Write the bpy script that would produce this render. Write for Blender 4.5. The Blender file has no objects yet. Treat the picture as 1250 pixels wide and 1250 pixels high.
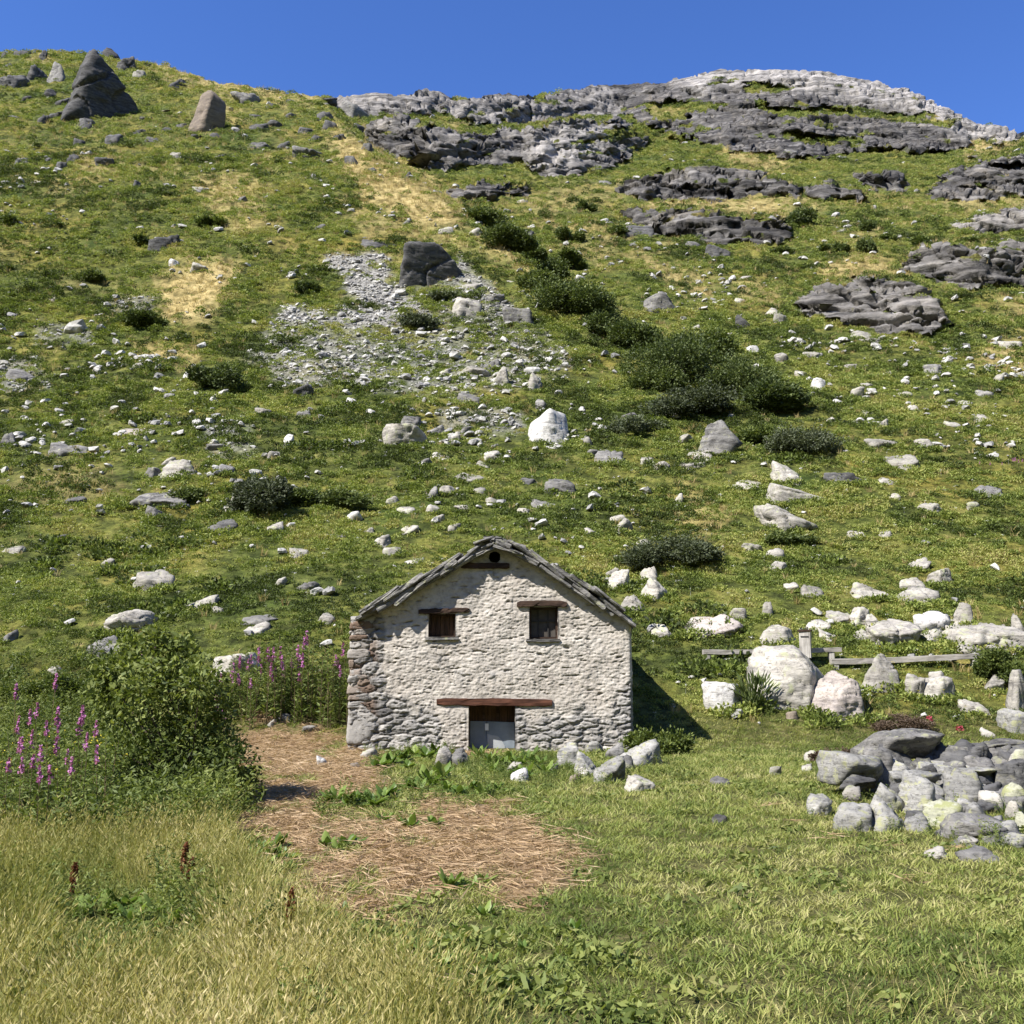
import bpy, bmesh, math, random
import numpy as np
from mathutils import Vector, Matrix, Euler

# ------------------------------------------------------------------ camera, sky, sun, exposure
scene = bpy.context.scene
COL = scene.collection
EYE = 2.15
FPX = 1227.0
TH = math.atan(175.0 / FPX)
cam_data = bpy.data.cameras.new("camera")
cam = bpy.data.objects.new("camera", cam_data)
COL.objects.link(cam)
cam.location = (0, 0, EYE)
cam.rotation_euler = (math.pi / 2 + TH, 0, 0)
cam_data.sensor_width = 36.0
cam_data.lens = 36.0 * FPX / 1250.0
cam_data.clip_start = 0.1
cam_data.clip_end = 3000.0
scene.camera = cam

SUN_EL = math.radians(48)
SUN_AZ = math.atan2(-0.815, -0.58)          # x, y of the direction to the sun
sdir = Vector((math.sin(SUN_AZ) * math.cos(SUN_EL), math.cos(SUN_AZ) * math.cos(SUN_EL), math.sin(SUN_EL)))
world = bpy.data.worlds.new("World")
scene.world = world
world.use_nodes = True
wn = world.node_tree.nodes
wl = world.node_tree.links
wn.clear()
sky = wn.new("ShaderNodeTexSky")
sky.sky_type = 'NISHITA'
sky.sun_disc = False
sky.sun_elevation = SUN_EL
sky.sun_rotation = SUN_AZ
sky.altitude = 2200
sky.air_density = 1.05
sky.dust_density = 0.35
sky.ozone_density = 4.0
bg = wn.new("ShaderNodeBackground")
bg.inputs["Strength"].default_value = 0.10
wo = wn.new("ShaderNodeOutputWorld")
hs = wn.new("ShaderNodeHueSaturation")
hs.inputs["Saturation"].default_value = 1.19
hs.inputs["Hue"].default_value = 0.514
hs.inputs["Value"].default_value = 1.22
wl.new(sky.outputs[0], hs.inputs["Color"])
wl.new(hs.outputs[0], bg.inputs[0])
wl.new(bg.outputs[0], wo.inputs[0])
sun_data = bpy.data.lights.new("sun", 'SUN')
sun_data.energy = 5.0
sun_data.angle = math.radians(0.5)
sun_data.color = (1.0, 0.955, 0.885)
sun = bpy.data.objects.new("sun", sun_data)
COL.objects.link(sun)
sun.rotation_euler = sdir.to_track_quat('Z', 'Y').to_euler()
sun.location = (-60, -40, 120)
scene.view_settings.view_transform = 'Standard'
scene.view_settings.look = 'None'
scene.view_settings.exposure = 1.0
scene.view_settings.gamma = 1.0
scene.cycles.max_bounces = 6
scene.cycles.diffuse_bounces = 3
scene.cycles.transmission_bounces = 3

RNG = np.random.default_rng(7)

# ------------------------------------------------------------------ numpy noise
_pr = np.random.default_rng(11)
_PERM = _pr.permutation(256).astype(np.int32)
_PERM = np.concatenate([_PERM, _PERM, _PERM])
_GR = _pr.normal(size=(256, 3))
_GR /= np.linalg.norm(_GR, axis=1)[:, None]

def perlin(p):
    p = np.asarray(p, dtype=np.float64)
    i = np.floor(p).astype(np.int64)
    f = p - i
    u = f * f * f * (f * (f * 6 - 15) + 10)
    i &= 255
    res = 0
    for dx in (0, 1):
        wx = u[:, 0] if dx else 1 - u[:, 0]
        hx = _PERM[(i[:, 0] + dx) & 255]
        for dy in (0, 1):
            wy = u[:, 1] if dy else 1 - u[:, 1]
            hy = _PERM[hx + ((i[:, 1] + dy) & 255)]
            for dz in (0, 1):
                wz = u[:, 2] if dz else 1 - u[:, 2]
                g = _GR[_PERM[hy + ((i[:, 2] + dz) & 255)]]
                d = g[:, 0] * (f[:, 0] - dx) + g[:, 1] * (f[:, 1] - dy) + g[:, 2] * (f[:, 2] - dz)
                res = res + wx * wy * wz * d
    return res * 1.5

def fbm(p, octaves=4, lac=2.03, gain=0.5):
    p = np.asarray(p, dtype=np.float64)
    a, s, r = 1.0, 0.0, np.zeros(len(p))
    for o in range(octaves):
        r += a * perlin(p + 17.3 * o)
        s += a
        a *= gain
        p = p * lac
    return r / s

def cells2(x, z, seed=0):
    """2D cellular noise: F1, F2, id in [0,1)"""
    ix = np.floor(x).astype(np.int64)
    iz = np.floor(z).astype(np.int64)
    f1 = np.full(x.shape, 9.0)
    f2 = np.full(x.shape, 9.0)
    idn = np.zeros(x.shape)
    for dx in (-1, 0, 1):
        for dz in (-1, 0, 1):
            cx, cz = ix + dx, iz + dz
            h = (cx * 73856093 ^ cz * 19349663 ^ (seed * 83492791 + 12345)) & 0x7fffffff
            h = (h * 1103515245 + 12345) & 0x7fffffff
            r1 = ((h >> 8) & 0xffff) / 65536.0
            h = (h * 1103515245 + 12345) & 0x7fffffff
            r2 = ((h >> 8) & 0xffff) / 65536.0
            h = (h * 1103515245 + 12345) & 0x7fffffff
            r3 = ((h >> 8) & 0xffff) / 65536.0
            d = np.hypot(cx + 0.1 + 0.8 * r1 - x, cz + 0.1 + 0.8 * r2 - z)
            nearer = d < f1
            f2 = np.where(nearer, f1, np.minimum(f2, d))
            idn = np.where(nearer, r3, idn)
            f1 = np.where(nearer, d, f1)
    return f1, f2, idn

def sstep(a, b, x):
    t = np.clip((np.asarray(x, float) - a) / (b - a), 0, 1)
    return t * t * (3 - 2 * t)

def pchip(xk, yk):
    xk, yk = np.asarray(xk, float), np.asarray(yk, float)
    h = np.diff(xk)
    d = np.diff(yk) / h
    m = np.zeros_like(yk)
    for k in range(1, len(xk) - 1):
        if d[k - 1] * d[k] > 0:
            w1, w2 = 2 * h[k] + h[k - 1], h[k] + 2 * h[k - 1]
            m[k] = (w1 + w2) / (w1 / d[k - 1] + w2 / d[k])
    m[0], m[-1] = d[0], d[-1]
    def f(x):
        x = np.asarray(x, float)
        xx = np.clip(x, xk[0], xk[-1])
        k = np.clip(np.searchsorted(xk, xx) - 1, 0, len(h) - 1)
        t = (xx - xk[k]) / h[k]
        return ((2 * t**3 - 3 * t**2 + 1) * yk[k] + (t**3 - 2 * t**2 + t) * h[k] * m[k]
                + (-2 * t**3 + 3 * t**2) * yk[k + 1] + (t**3 - t**2) * h[k] * m[k + 1])
    return f

# ------------------------------------------------------------------ surveying: directions seen in the photograph -> places on the ground
CT, ST = math.cos(TH), math.sin(TH)
def W(px, py, Y):
    """point at forward distance Y seen in the direction of photo pixel px,py (1250 px frame)"""
    x = (np.asarray(px, float) - 625) / FPX
    y = -(np.asarray(py, float) - 625) / FPX
    dy = CT - y * ST
    dz = ST + y * CT
    t = Y / dy
    return np.stack(np.broadcast_arrays(x * t, np.asarray(Y, float) + 0 * t, EYE + dz * t), -1)

def yflat(py):
    y = -(py - 625) / FPX
    return EYE * (CT - y * ST) / -(ST + y * CT)

_kn = [(40, 245), (100, 195), (150, 160), (200, 130), (300, 93), (400, 71), (500, 56), (600, 44.5), (650, 40), (700, 36),
       (750, 32.3), (800, 29.6), (850, 27.2), (880, 25.8), (900, 24.9)]
for _p in (915, 930, 950, 980, 1020, 1070, 1130, 1200, 1300, 1450, 1700, 2000, 2500, 3200, 4000):
    _kn.append((_p, yflat(_p)))
_YT = pchip([k[0] for k in _kn], [math.log(k[1]) for k in _kn])
_EDGE = ([60, 110, 130, 170, 190, 230, 260, 300, 330, 400], [372, 388, 402, 436, 462, 522, 564, 612, 650, 720])
def yfun(px, py):
    base = np.exp(_YT(py))
    e = np.interp(py, *_EDGE)
    left = 1 - sstep(e - 3, e + 12, px)
    up = sstep(470, 170, py)
    f = 1 + up * (-0.20 * left + 0.06 * (1 - left))
    far = sstep(480, 760, px) * sstep(290, 110, py)
    return base * f * (1 + 0.30 * far)

SKY = ([-1600, -300, 0, 60, 120, 200, 260, 330, 380, 430, 470, 520, 560, 600, 645, 690, 740, 800, 840, 880, 940, 1000, 1060,
        1110, 1150, 1190, 1220, 1250, 1400, 2900],
       [80, 66, 64, 62, 66, 80, 100, 109, 118, 119, 115, 113, 121, 116, 118, 112, 105, 101, 94, 85, 87, 90, 98,
        111, 130, 151, 155, 165, 195, 215])
def skyline(px):
    return np.interp(px, *SKY)

def poly_sd(px, py, poly):
    """signed distance to a polygon, positive inside"""
    px, py = np.asarray(px, float), np.asarray(py, float)
    best = np.full(px.shape, 1e9)
    ins = np.zeros(px.shape, bool)
    n = len(poly)
    for k in range(n):
        x0, y0 = poly[k]
        x1, y1 = poly[(k + 1) % n]
        ex, ey = x1 - x0, y1 - y0
        t = np.clip(((px - x0) * ex + (py - y0) * ey) / (ex * ex + ey * ey + 1e-9), 0, 1)
        best = np.minimum(best, np.hypot(px - x0 - t * ex, py - y0 - t * ey))
        c = (y0 > py) != (y1 > py)
        ins ^= c & (px < (x1 - x0) * (py - y0) / (y1 - y0 + 1e-12) + x0)
    return np.where(ins, best, -best)

def poly_mask(px, py, poly, soft, wob=None):
    xs = [p[0] for p in poly]
    ys = [p[1] for p in poly]
    m = np.zeros(px.shape)
    pad = soft * 2 + 22
    sel = (px > min(xs) - pad) & (px < max(xs) + pad) & (py > min(ys) - pad) & (py < max(ys) + pad)
    if sel.any():
        d = poly_sd(px[sel], py[sel], poly)
        if wob is not None:
            d = d + wob[sel]
        m[sel] = sstep(-soft, soft, d)
    return m

# ------------------------------------------------------------------ mesh and object helpers
def tag(o, label=None, cat=None, group=None, kind=None):
    if label: o["label"] = label
    if cat: o["category"] = cat
    if group: o["group"] = group
    if kind: o["kind"] = kind
    return o

def np_mesh(name, verts, faces, smooth=False, attrs=None):
    """faces: list of int arrays, each (M,k)"""
    me = bpy.data.meshes.new(name)
    verts = np.asarray(verts, np.float32)
    if not isinstance(faces, (list, tuple)):
        faces = [faces]
    faces = [np.asarray(f, np.int32) for f in faces if len(f)]
    me.vertices.add(len(verts))
    me.vertices.foreach_set("co", verts.ravel())
    loops = np.concatenate([f.ravel() for f in faces])
    sizes = np.concatenate([np.full(len(f), f.shape[1], np.int32) for f in faces])
    starts = np.concatenate([[0], np.cumsum(sizes)[:-1]]).astype(np.int32)
    me.loops.add(len(loops))
    me.loops.foreach_set("vertex_index", loops)
    me.polygons.add(len(sizes))
    me.polygons.foreach_set("loop_start", starts)
    me.polygons.foreach_set("use_smooth", np.full(len(sizes), smooth, bool))
    me.update(calc_edges=True)
    for k, (dom, arr) in (attrs or {}).items():
        a = me.attributes.new(k, 'FLOAT', dom)
        a.data.foreach_set("value", np.asarray(arr, np.float32))
    return me

def link(name, me, mat=None, parent=None, loc=None):
    o = bpy.data.objects.new(name, me)
    COL.objects.link(o)
    if mat is not None and me is not None and not me.materials:
        me.materials.append(mat)
    if parent is not None: o.parent = parent
    if loc is not None: o.location = loc
    return o

def empty(name, loc, rz=0.0):
    o = bpy.data.objects.new(name, None)
    COL.objects.link(o)
    o.location = loc
    o.rotation_euler = (0, 0, rz)
    o.empty_display_size = 0.2
    return o

def copy_tree(o, parent=None):
    c = o.copy()
    COL.objects.link(c)
    if parent is not None: c.parent = parent
    for ch in list(o.children):
        copy_tree(ch, c)
    return c

class MB:
    """collects polygons, then links them as one mesh object"""
    def __init__(self):
        self.v, self.f, self.n = [], {}, 0
        self.cur, self.a = 0.0, {}
    def add(self, verts, faces):
        verts = np.asarray(verts, float)
        for f in faces:
            self.f.setdefault(len(f), []).append([i + self.n for i in f])
            self.a.setdefault(len(f), []).append(self.cur)
        self.v.append(verts)
        self.n += len(verts)
    def box(self, c, s, R=None, jit=0.0, rng=RNG):
        v = np.array([[x, y, z] for x in (-.5, .5) for y in (-.5, .5) for z in (-.5, .5)]) * np.asarray(s)
        if jit: v = v + rng.normal(0, jit, v.shape)
        if R is not None: v = v @ np.asarray(R).T
        self.add(v + np.asarray(c), [(0, 1, 3, 2), (4, 6, 7, 5), (0, 4, 5, 1), (2, 3, 7, 6), (0, 2, 6, 4), (1, 5, 7, 3)])
    def prism(self, outline, th, fr, jit=0.0, rng=RNG):
        """slab: outline (n,2) in the plane of frame fr=(origin, ex, ey, ez), thickness th along ez, with a bowed rough edge"""
        o, ex, ey, ez = [np.asarray(a, float) for a in fr]
        n = len(outline)
        rings = []
        for k, (h, sc) in enumerate(((0, .965), (.3, 1.0), (.7, .99), (1, .955))):
            r = np.asarray(outline) * sc + rng.normal(0, jit, (n, 2))
            zz = h * th + rng.normal(0, jit * .25, n)
            rings.append(o + r[:, :1] * ex + r[:, 1:] * ey + zz[:, None] * ez)
        v = np.concatenate(rings)
        fs = [tuple(range(n))[::-1], tuple(range(3 * n, 4 * n))]
        for k in range(3):
            for i in range(n):
                j = (i + 1) % n
                fs.append((k * n + i, k * n + j, (k + 1) * n + j, (k + 1) * n + i))
        self.add(v, fs)
    def tube(self, pts, rad, seg=6):
        pts = np.asarray(pts, float)
        rad = np.broadcast_to(np.asarray(rad, float), (len(pts),))
        tan = np.gradient(pts, axis=0)
        tan /= np.linalg.norm(tan, axis=1)[:, None] + 1e-9
        ref = np.array([0.3, 0.9, 0.1])
        a = np.cross(tan, ref)
        a /= np.linalg.norm(a, axis=1)[:, None] + 1e-9
        b = np.cross(tan, a)
        ang = np.arange(seg) * 2 * math.pi / seg
        v = (pts[:, None] + rad[:, None, None] * (a[:, None] * np.cos(ang)[None, :, None] + b[:, None] * np.sin(ang)[None, :, None])).reshape(-1, 3)
        fs = []
        for k in range(len(pts) - 1):
            for i in range(seg):
                j = (i + 1) % seg
                fs.append((k * seg + i, k * seg + j, (k + 1) * seg + j, (k + 1) * seg + i))
        fs.append(tuple(range(seg))[::-1])
        fs.append(tuple((len(pts) - 1) * seg + i for i in range(seg)))
        self.add(v, fs)
    def mesh(self, name, smooth=False):
        return np_mesh(name, np.concatenate(self.v), [np.array(f) for f in self.f.values()], smooth,
                       {"sid": ('FACE', sum(self.a.values(), [])), "stone": ('FACE', [1.0] * sum(map(len, self.f.values()))), "rust": ('FACE', [.75] * sum(map(len, self.f.values())))})
    def build(self, name, mat, parent=None, smooth=False):
        return link(name, self.mesh(name, smooth), mat, parent)

# ------------------------------------------------------------------ materials
def new_mat(name):
    m = bpy.data.materials.new(name)
    m.use_nodes = True
    nt = m.node_tree
    nt.nodes.clear()
    out = nt.nodes.new("ShaderNodeOutputMaterial")
    return m, nt, out

def N(nt, typ, **kw):
    n = nt.nodes.new(typ)
    for k, v in kw.items():
        if k.startswith("i_"):
            key = k[2:]
            n.inputs[int(key) if key.isdigit() else key].default_value = v
        else:
            setattr(n, k, v)
    return n

def noise(nt, vec, scale, detail=4, rough=0.55, dist=0.0):
    n = N(nt, "ShaderNodeTexNoise")
    n.inputs["Scale"].default_value = scale
    n.inputs["Detail"].default_value = detail
    n.inputs["Roughness"].default_value = rough
    n.inputs["Distortion"].default_value = dist
    if vec is not None: nt.links.new(vec, n.inputs["Vector"])
    return n.outputs["Fac"]

def ramp(nt, fac, stops, interp='LINEAR'):
    r = N(nt, "ShaderNodeValToRGB")
    r.color_ramp.interpolation = interp
    els = r.color_ramp.elements
    while len(els) < len(stops): els.new(0.5)
    for e, (p, c) in zip(els, stops):
        e.position = p
        e.color = (c[0], c[1], c[2], 1) if hasattr(c, "__len__") else (c, c, c, 1)
    if fac is not None: nt.links.new(fac, r.inputs["Fac"])
    return r.outputs["Color"]

def mix(nt, fac, a, b, blend='MIX'):
    m = N(nt, "ShaderNodeMix", data_type='RGBA', blend_type=blend)
    for sock, val in ((m.inputs[0], fac), (m.inputs[6], a), (m.inputs[7], b)):
        if hasattr(val, "is_linked"): nt.links.new(val, sock)
        elif hasattr(val, "__len__"): sock.default_value = (val[0], val[1], val[2], 1)
        else: sock.default_value = val
    return m.outputs[2]

def mth(nt, op, a, b=None, clamp=False):
    m = N(nt, "ShaderNodeMath", operation=op, use_clamp=clamp)
    for k, val in enumerate((a, b)):
        if val is None: continue
        if hasattr(val, "is_linked"): nt.links.new(val, m.inputs[k])
        else: m.inputs[k].default_value = val
    return m.outputs[0]

def attr(nt, name, typ='GEOMETRY'):
    return N(nt, "ShaderNodeAttribute", attribute_name=name, attribute_type=typ).outputs["Fac"]

def bump(nt, h, strength, dist, prev=None):
    b = N(nt, "ShaderNodeBump")
    b.inputs["Strength"].default_value = strength
    b.inputs["Distance"].default_value = dist
    nt.links.new(h, b.inputs["Height"])
    if prev is not None: nt.links.new(prev, b.inputs["Normal"])
    return b.outputs["Normal"]

def diffuse(nt, out, col, nrm=None, rough=0.85, spec=0.25):
    p = N(nt, "ShaderNodeBsdfPrincipled")
    p.inputs["Roughness"].default_value = rough
    p.inputs["Specular IOR Level"].default_value = spec
    if hasattr(col, "is_linked"): nt.links.new(col, p.inputs["Base Color"])
    else: p.inputs["Base Color"].default_value = (*col, 1)
    if nrm is not None: nt.links.new(nrm, p.inputs["Normal"])
    nt.links.new(p.outputs[0], out.inputs[0])
    return p

def scaled(nt, vec, s):
    m = N(nt, "ShaderNodeMapping")
    m.inputs["Scale"].default_value = s
    nt.links.new(vec, m.inputs["Vector"])
    return m.outputs[0]

def rock_mat(name, light, mid, dark, lichen=None, lich_amt=0.5, fine=1.0, var=0.25, stain=None):
    m, nt, out = new_mat(name)
    tc = N(nt, "ShaderNodeTexCoord")
    oi = N(nt, "ShaderNodeObjectInfo")
    add = N(nt, "ShaderNodeVectorMath", operation='ADD')
    nt.links.new(tc.outputs["Object"], add.inputs[0])
    rv = N(nt, "ShaderNodeVectorMath", operation='SCALE')
    rv.inputs[0].default_value = (91, 57, 33)
    nt.links.new(oi.outputs["Random"], rv.inputs["Scale"])
    nt.links.new(rv.outputs[0], add.inputs[1])
    v = add.outputs[0]
    st = scaled(nt, v, (0.6, 0.6, 2.6))
    n1 = noise(nt, st, 1.3 * fine, 9, 0.66, 0.6)
    n2 = noise(nt, v, 9 * fine, 6, 0.7)
    n3 = noise(nt, st, 5 * fine, 6, 0.75)
    c = ramp(nt, n1, [(0.30, dark), (0.46, mid), (0.62, light)])
    c = mix(nt, 0.55, c, ramp(nt, n3, [(0.33, [x * .45 for x in mid]), (0.47, light), (0.7, light)]), 'MULTIPLY') if False else c
    spk = ramp(nt, n2, [(0.36, (.45, .45, .46)), (0.47, (1, 1, 1)), (0.66, (1.12, 1.12, 1.1))])
    c = mix(nt, 0.8, c, spk, 'MULTIPLY')
    cr = ramp(nt, n3, [(0.36, (.30, .29, .28)), (0.42, (1, 1, 1))])
    c = mix(nt, 0.75, c, cr, 'MULTIPLY')
    if stain is not None:
        c = mix(nt, ramp(nt, noise(nt, v, 2.1 * fine, 5, 0.6), [(0.52, 0), (0.66, 0.85)]), c, stain)
    if lichen is not None:
        ln = noise(nt, v, 3.4 * fine, 6, 0.62, 0.4)
        c = mix(nt, ramp(nt, ln, [(0.60 - 0.16 * lich_amt, 0), (0.70 - 0.16 * lich_amt, 1)]), c, lichen)
    vv = ramp(nt, oi.outputs["Random"], [(0, 1 - var), (1, 1 + var * .5)])
    c = mix(nt, 1.0, c, vv, 'MULTIPLY')
    b = bump(nt, n1, 0.6, 0.10 / fine)
    b = bump(nt, n3, 0.7, 0.05 / fine, b)
    b = bump(nt, n2, 0.5, 0.02 / fine, b)
    diffuse(nt, out, c, b, 0.9, 0.2)
    return m

def leaf_mat(name, stops, trans=0.3, tint=True, rough=0.6, var_scale=None, sheen=0.3):
    """leaves: colour from the per-leaf value 'lv' and (for scattered plants) the per-plant 'tint'"""
    m, nt, out = new_mat(name)
    lv = attr(nt, "lv")
    if tint == 'INST':
        f = mth(nt, 'ADD', mth(nt, 'MULTIPLY', lv, 0.35), mth(nt, 'MULTIPLY', attr(nt, "tint", 'INSTANCER'), 0.65))
    elif tint:
        f = mth(nt, 'ADD', mth(nt, 'MULTIPLY', lv, 0.75), mth(nt, 'MULTIPLY', N(nt, "ShaderNodeObjectInfo").outputs["Random"], 0.25))
    else:
        f = lv
    c = ramp(nt, f, stops)
    p = N(nt, "ShaderNodeBsdfPrincipled")
    p.inputs["Roughness"].default_value = rough
    p.inputs["Specular IOR Level"].default_value = sheen
    nt.links.new(c, p.inputs["Base Color"])
    t = N(nt, "ShaderNodeBsdfTranslucent")
    nt.links.new(mix(nt, 1.0, c, (1.1, 1.15, 0.6), 'MULTIPLY'), t.inputs["Color"])
    ms = N(nt, "ShaderNodeMixShader")
    ms.inputs[0].default_value = trans
    nt.links.new(p.outputs[0], ms.inputs[1])
    nt.links.new(t.outputs[0], ms.inputs[2])
    nt.links.new(ms.outputs[0], out.inputs[0])
    return m

M = {}
M['pale'] = rock_mat("pale_rock", (.42, .395, .345), (.31, .29, .255), (.11, .103, .092), (.34, .35, .22), 0.3)
M['white'] = rock_mat("white_rock", (.58, .565, .53), (.48, .465, .44), (.2, .19, .18), None, var=0.08)
M['grey'] = rock_mat("grey_rock", (.25, .24, .225), (.155, .15, .142), (.055, .053, .051), (.30, .30, .2), 0.1)
M['dark'] = rock_mat("dark_rock", (.14, .137, .133), (.08, .079, .078), (.032, .032, .032), (.20, .19, .14), 0.0)
M['tan'] = rock_mat("tan_rock", (.30, .25, .19), (.22, .18, .145), (.09, .08, .07), None, stain=(.20, .17, .14))
M['lichen'] = rock_mat("lichen_rock", (.34, .33, .305), (.235, .23, .215), (.075, .074, .07), (.31, .31, .18), 0.4, fine=2.2)
M['yellow'] = rock_mat("yellow_lichen_rock", (.38, .38, .29), (.31, .31, .22), (.13, .13, .10), (.26, .27, .13), .6, fine=2.0, var=.05)
M['pink'] = rock_mat("pinkish_rock", (.47, .42, .375), (.38, .335, .30), (.18, .16, .15), None, fine=1.2)
M['slate'] = rock_mat("slate", (.23, .22, .205), (.135, .13, .122), (.045, .045, .045), (.27, .27, .17), 0.2, fine=2.0)

def hill_mat():
    m, nt, out = new_mat("hillside_ground")
    pos = N(nt, "ShaderNodeNewGeometry").outputs["Position"]
    rock, dry, scree, straw, lawn = [attr(nt, a) for a in ("rock", "dry", "scree", "straw", "lawn")]
    pale = attr(nt, "pale")
    a = noise(nt, pos, 0.9, 8, 0.68, 0.3)
    b = noise(nt, pos, 0.13, 6, 0.6)
    c = noise(nt, pos, 4.5, 6, 0.7)
    g = ramp(nt, a, [(0.30, (.022, .028, .009)), (0.44, (.070, .082, .020)), (0.55, (.135, .148, .034)), (0.72, (.23, .215, .07))])
    g2 = ramp(nt, b, [(0.35, (.45, .62, .55)), (0.5, (1, 1, 1)), (0.66, (1.5, 1.2, 1.1))])
    g = mix(nt, 0.9, g, g2, 'MULTIPLY')
    g = mix(nt, 0.85, g, ramp(nt, c, [(0.36, (.38, .36, .34)), (0.52, (1, 1, 1)), (0.68, (1.35, 1.3, 1.2))]), 'MULTIPLY')
    lw = ramp(nt, c, [(0.3, (.03, .035, .011)), (0.5, (.085, .085, .028)), (0.7, (.20, .175, .075))])
    g = mix(nt, lawn, g, lw)
    dr = ramp(nt, a, [(0.3, (.20, .15, .06)), (0.5, (.40, .31, .13)), (0.7, (.54, .44, .21))])
    df = mth(nt, 'MULTIPLY', dry, ramp(nt, a, [(0.34, 0.35), (0.52, 1.0)]))
    g = mix(nt, df, g, dr)
    sc = ramp(nt, c, [(0.35, (.07, .065, .055)), (0.55, (.30, .29, .265)), (0.7, (.42, .41, .38))])
    g = mix(nt, scree, g, sc)
    sw = ramp(nt, noise(nt, scaled(nt, pos, (1.0, 1.0, 1.0)), 7.0, 8, 0.75, 0.8), [(0.3, (.075, .046, .026)), (0.48, (.22, .145, .08)), (0.66, (.42, .30, .17))])
    g = mix(nt, straw, g, sw)
    # rock
    st = scaled(nt, pos, (0.10, 0.10, 0.75))
    r1 = noise(nt, st, 1.0, 12, 0.68, 0.9)
    r2 = noise(nt, pos, 0.22, 9, 0.7, 0.5)
    r3 = noise(nt, scaled(nt, pos, (.5, .5, 2.0)), 1.1, 8, 0.72, 0.4)
    rc = ramp(nt, r1, [(0.38, (.022, .021, .021)), (0.47, (.070, .067, .064)), (0.56, (.135, .128, .12)), (0.68, (.26, .248, .23))])
    rc = mix(nt, 0.8, rc, ramp(nt, r2, [(0.35, (.55, .55, .58)), (0.52, (1, 1, 1)), (0.66, (1.5, 1.4, 1.25))]), 'MULTIPLY')
    rc = mix(nt, 0.8, rc, ramp(nt, r3, [(0.38, (.16, .16, .16)), (0.48, (1, 1, 1))]), 'MULTIPLY')
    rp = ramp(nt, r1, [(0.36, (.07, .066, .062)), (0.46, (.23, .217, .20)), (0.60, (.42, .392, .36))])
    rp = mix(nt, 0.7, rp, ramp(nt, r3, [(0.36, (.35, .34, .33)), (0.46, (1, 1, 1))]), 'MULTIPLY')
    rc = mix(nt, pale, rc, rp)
    rm = mth(nt, 'ADD', rock, mth(nt, 'MULTIPLY', mth(nt, 'SUBTRACT', a, 0.5), 0.9))
    rm = ramp(nt, rm, [(0.42, 0), (0.56, 1)])
    col = mix(nt, rm, g, rc)
    bb = bump(nt, a, 0.7, 0.5)
    bb = bump(nt, c, 0.6, 0.10, bb)
    bb = bump(nt, r3, 0.5, 0.5, bb)
    diffuse(nt, out, col, bb, 0.95, 0.1)
    return m
M['hill'] = hill_mat()

def wood_mat(name, c0, c1, axis=0, scale=1.0):
    m, nt, out = new_mat(name)
    tc = N(nt, "ShaderNodeTexCoord").outputs["Object"]
    s = [28.0, 28.0, 28.0]
    s[axis] = 1.6
    n = noise(nt, scaled(nt, tc, [x * scale for x in s]), 1.0, 6, 0.65, 0.4)
    col = ramp(nt, n, [(0.32, c0), (0.62, c1)])
    col = mix(nt, 0.6, col, ramp(nt, noise(nt, tc, 3.0, 4, 0.6), [(0.35, .5), (0.6, 1.0)]), 'MULTIPLY')
    diffuse(nt, out, col, bump(nt, n, 0.6, 0.012), 0.85, 0.2)
    return m
M['beam'] = wood_mat("weathered_red_wood", (.026, .012, .008), (.13, .055, .033), 0)
M['beam_dark'] = wood_mat("dark_old_wood", (.020, .013, .010), (.075, .046, .032), 0)
M['plank_v'] = wood_mat("brown_planks", (.030, .018, .012), (.115, .065, .038), 2)
M['grey_wood'] = wood_mat("bleached_wood", (.22, .20, .175), (.46, .43, .385), 0)
M['grey_wood_z'] = wood_mat("bleached_post_wood", (.26, .24, .21), (.50, .475, .43), 2)

def plain(name, col, rough=0.7, spec=0.3, nscale=6.0, amt=0.35, metal=0.0):
    m, nt, out = new_mat(name)
    tc = N(nt, "ShaderNodeTexCoord").outputs["Object"]
    n = noise(nt, tc, nscale, 6, 0.65)
    c = mix(nt, 1.0, col, ramp(nt, n, [(0.3, 1 - amt), (0.7, 1 + amt)]), 'MULTIPLY')
    p = diffuse(nt, out, c, bump(nt, n, 0.25, 0.01), rough, spec)
    p.inputs["Metallic"].default_value = metal
    return m
M['zinc'] = plain("grey_blue_sheet_metal", (.20, .235, .27), 0.55, 0.4, 3.0, 0.25)
M['zinc_sunlit'] = plain("sunlit_sheet_metal", (.34, .36, .37), 0.6, 0.4, 3.0, 0.2)  # paler copy of the sheet metal, coloured as if in sun
M['paper'] = plain("paper_note", (.8, .8, .78), 0.8, 0.2, 4.0, 0.05)
M['iron'] = plain("dark_iron", (.035, .033, .032), 0.7, 0.3)
M['pane'] = plain("dusty_dark_glass", (.085, .075, .065), 0.8, 0.15, 5.0, 0.3)
M['hole'] = plain("black_hole_lining", (.02, .019, .018), 0.95, 0.1)  # one near-black colour for the lining and closed back

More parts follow.
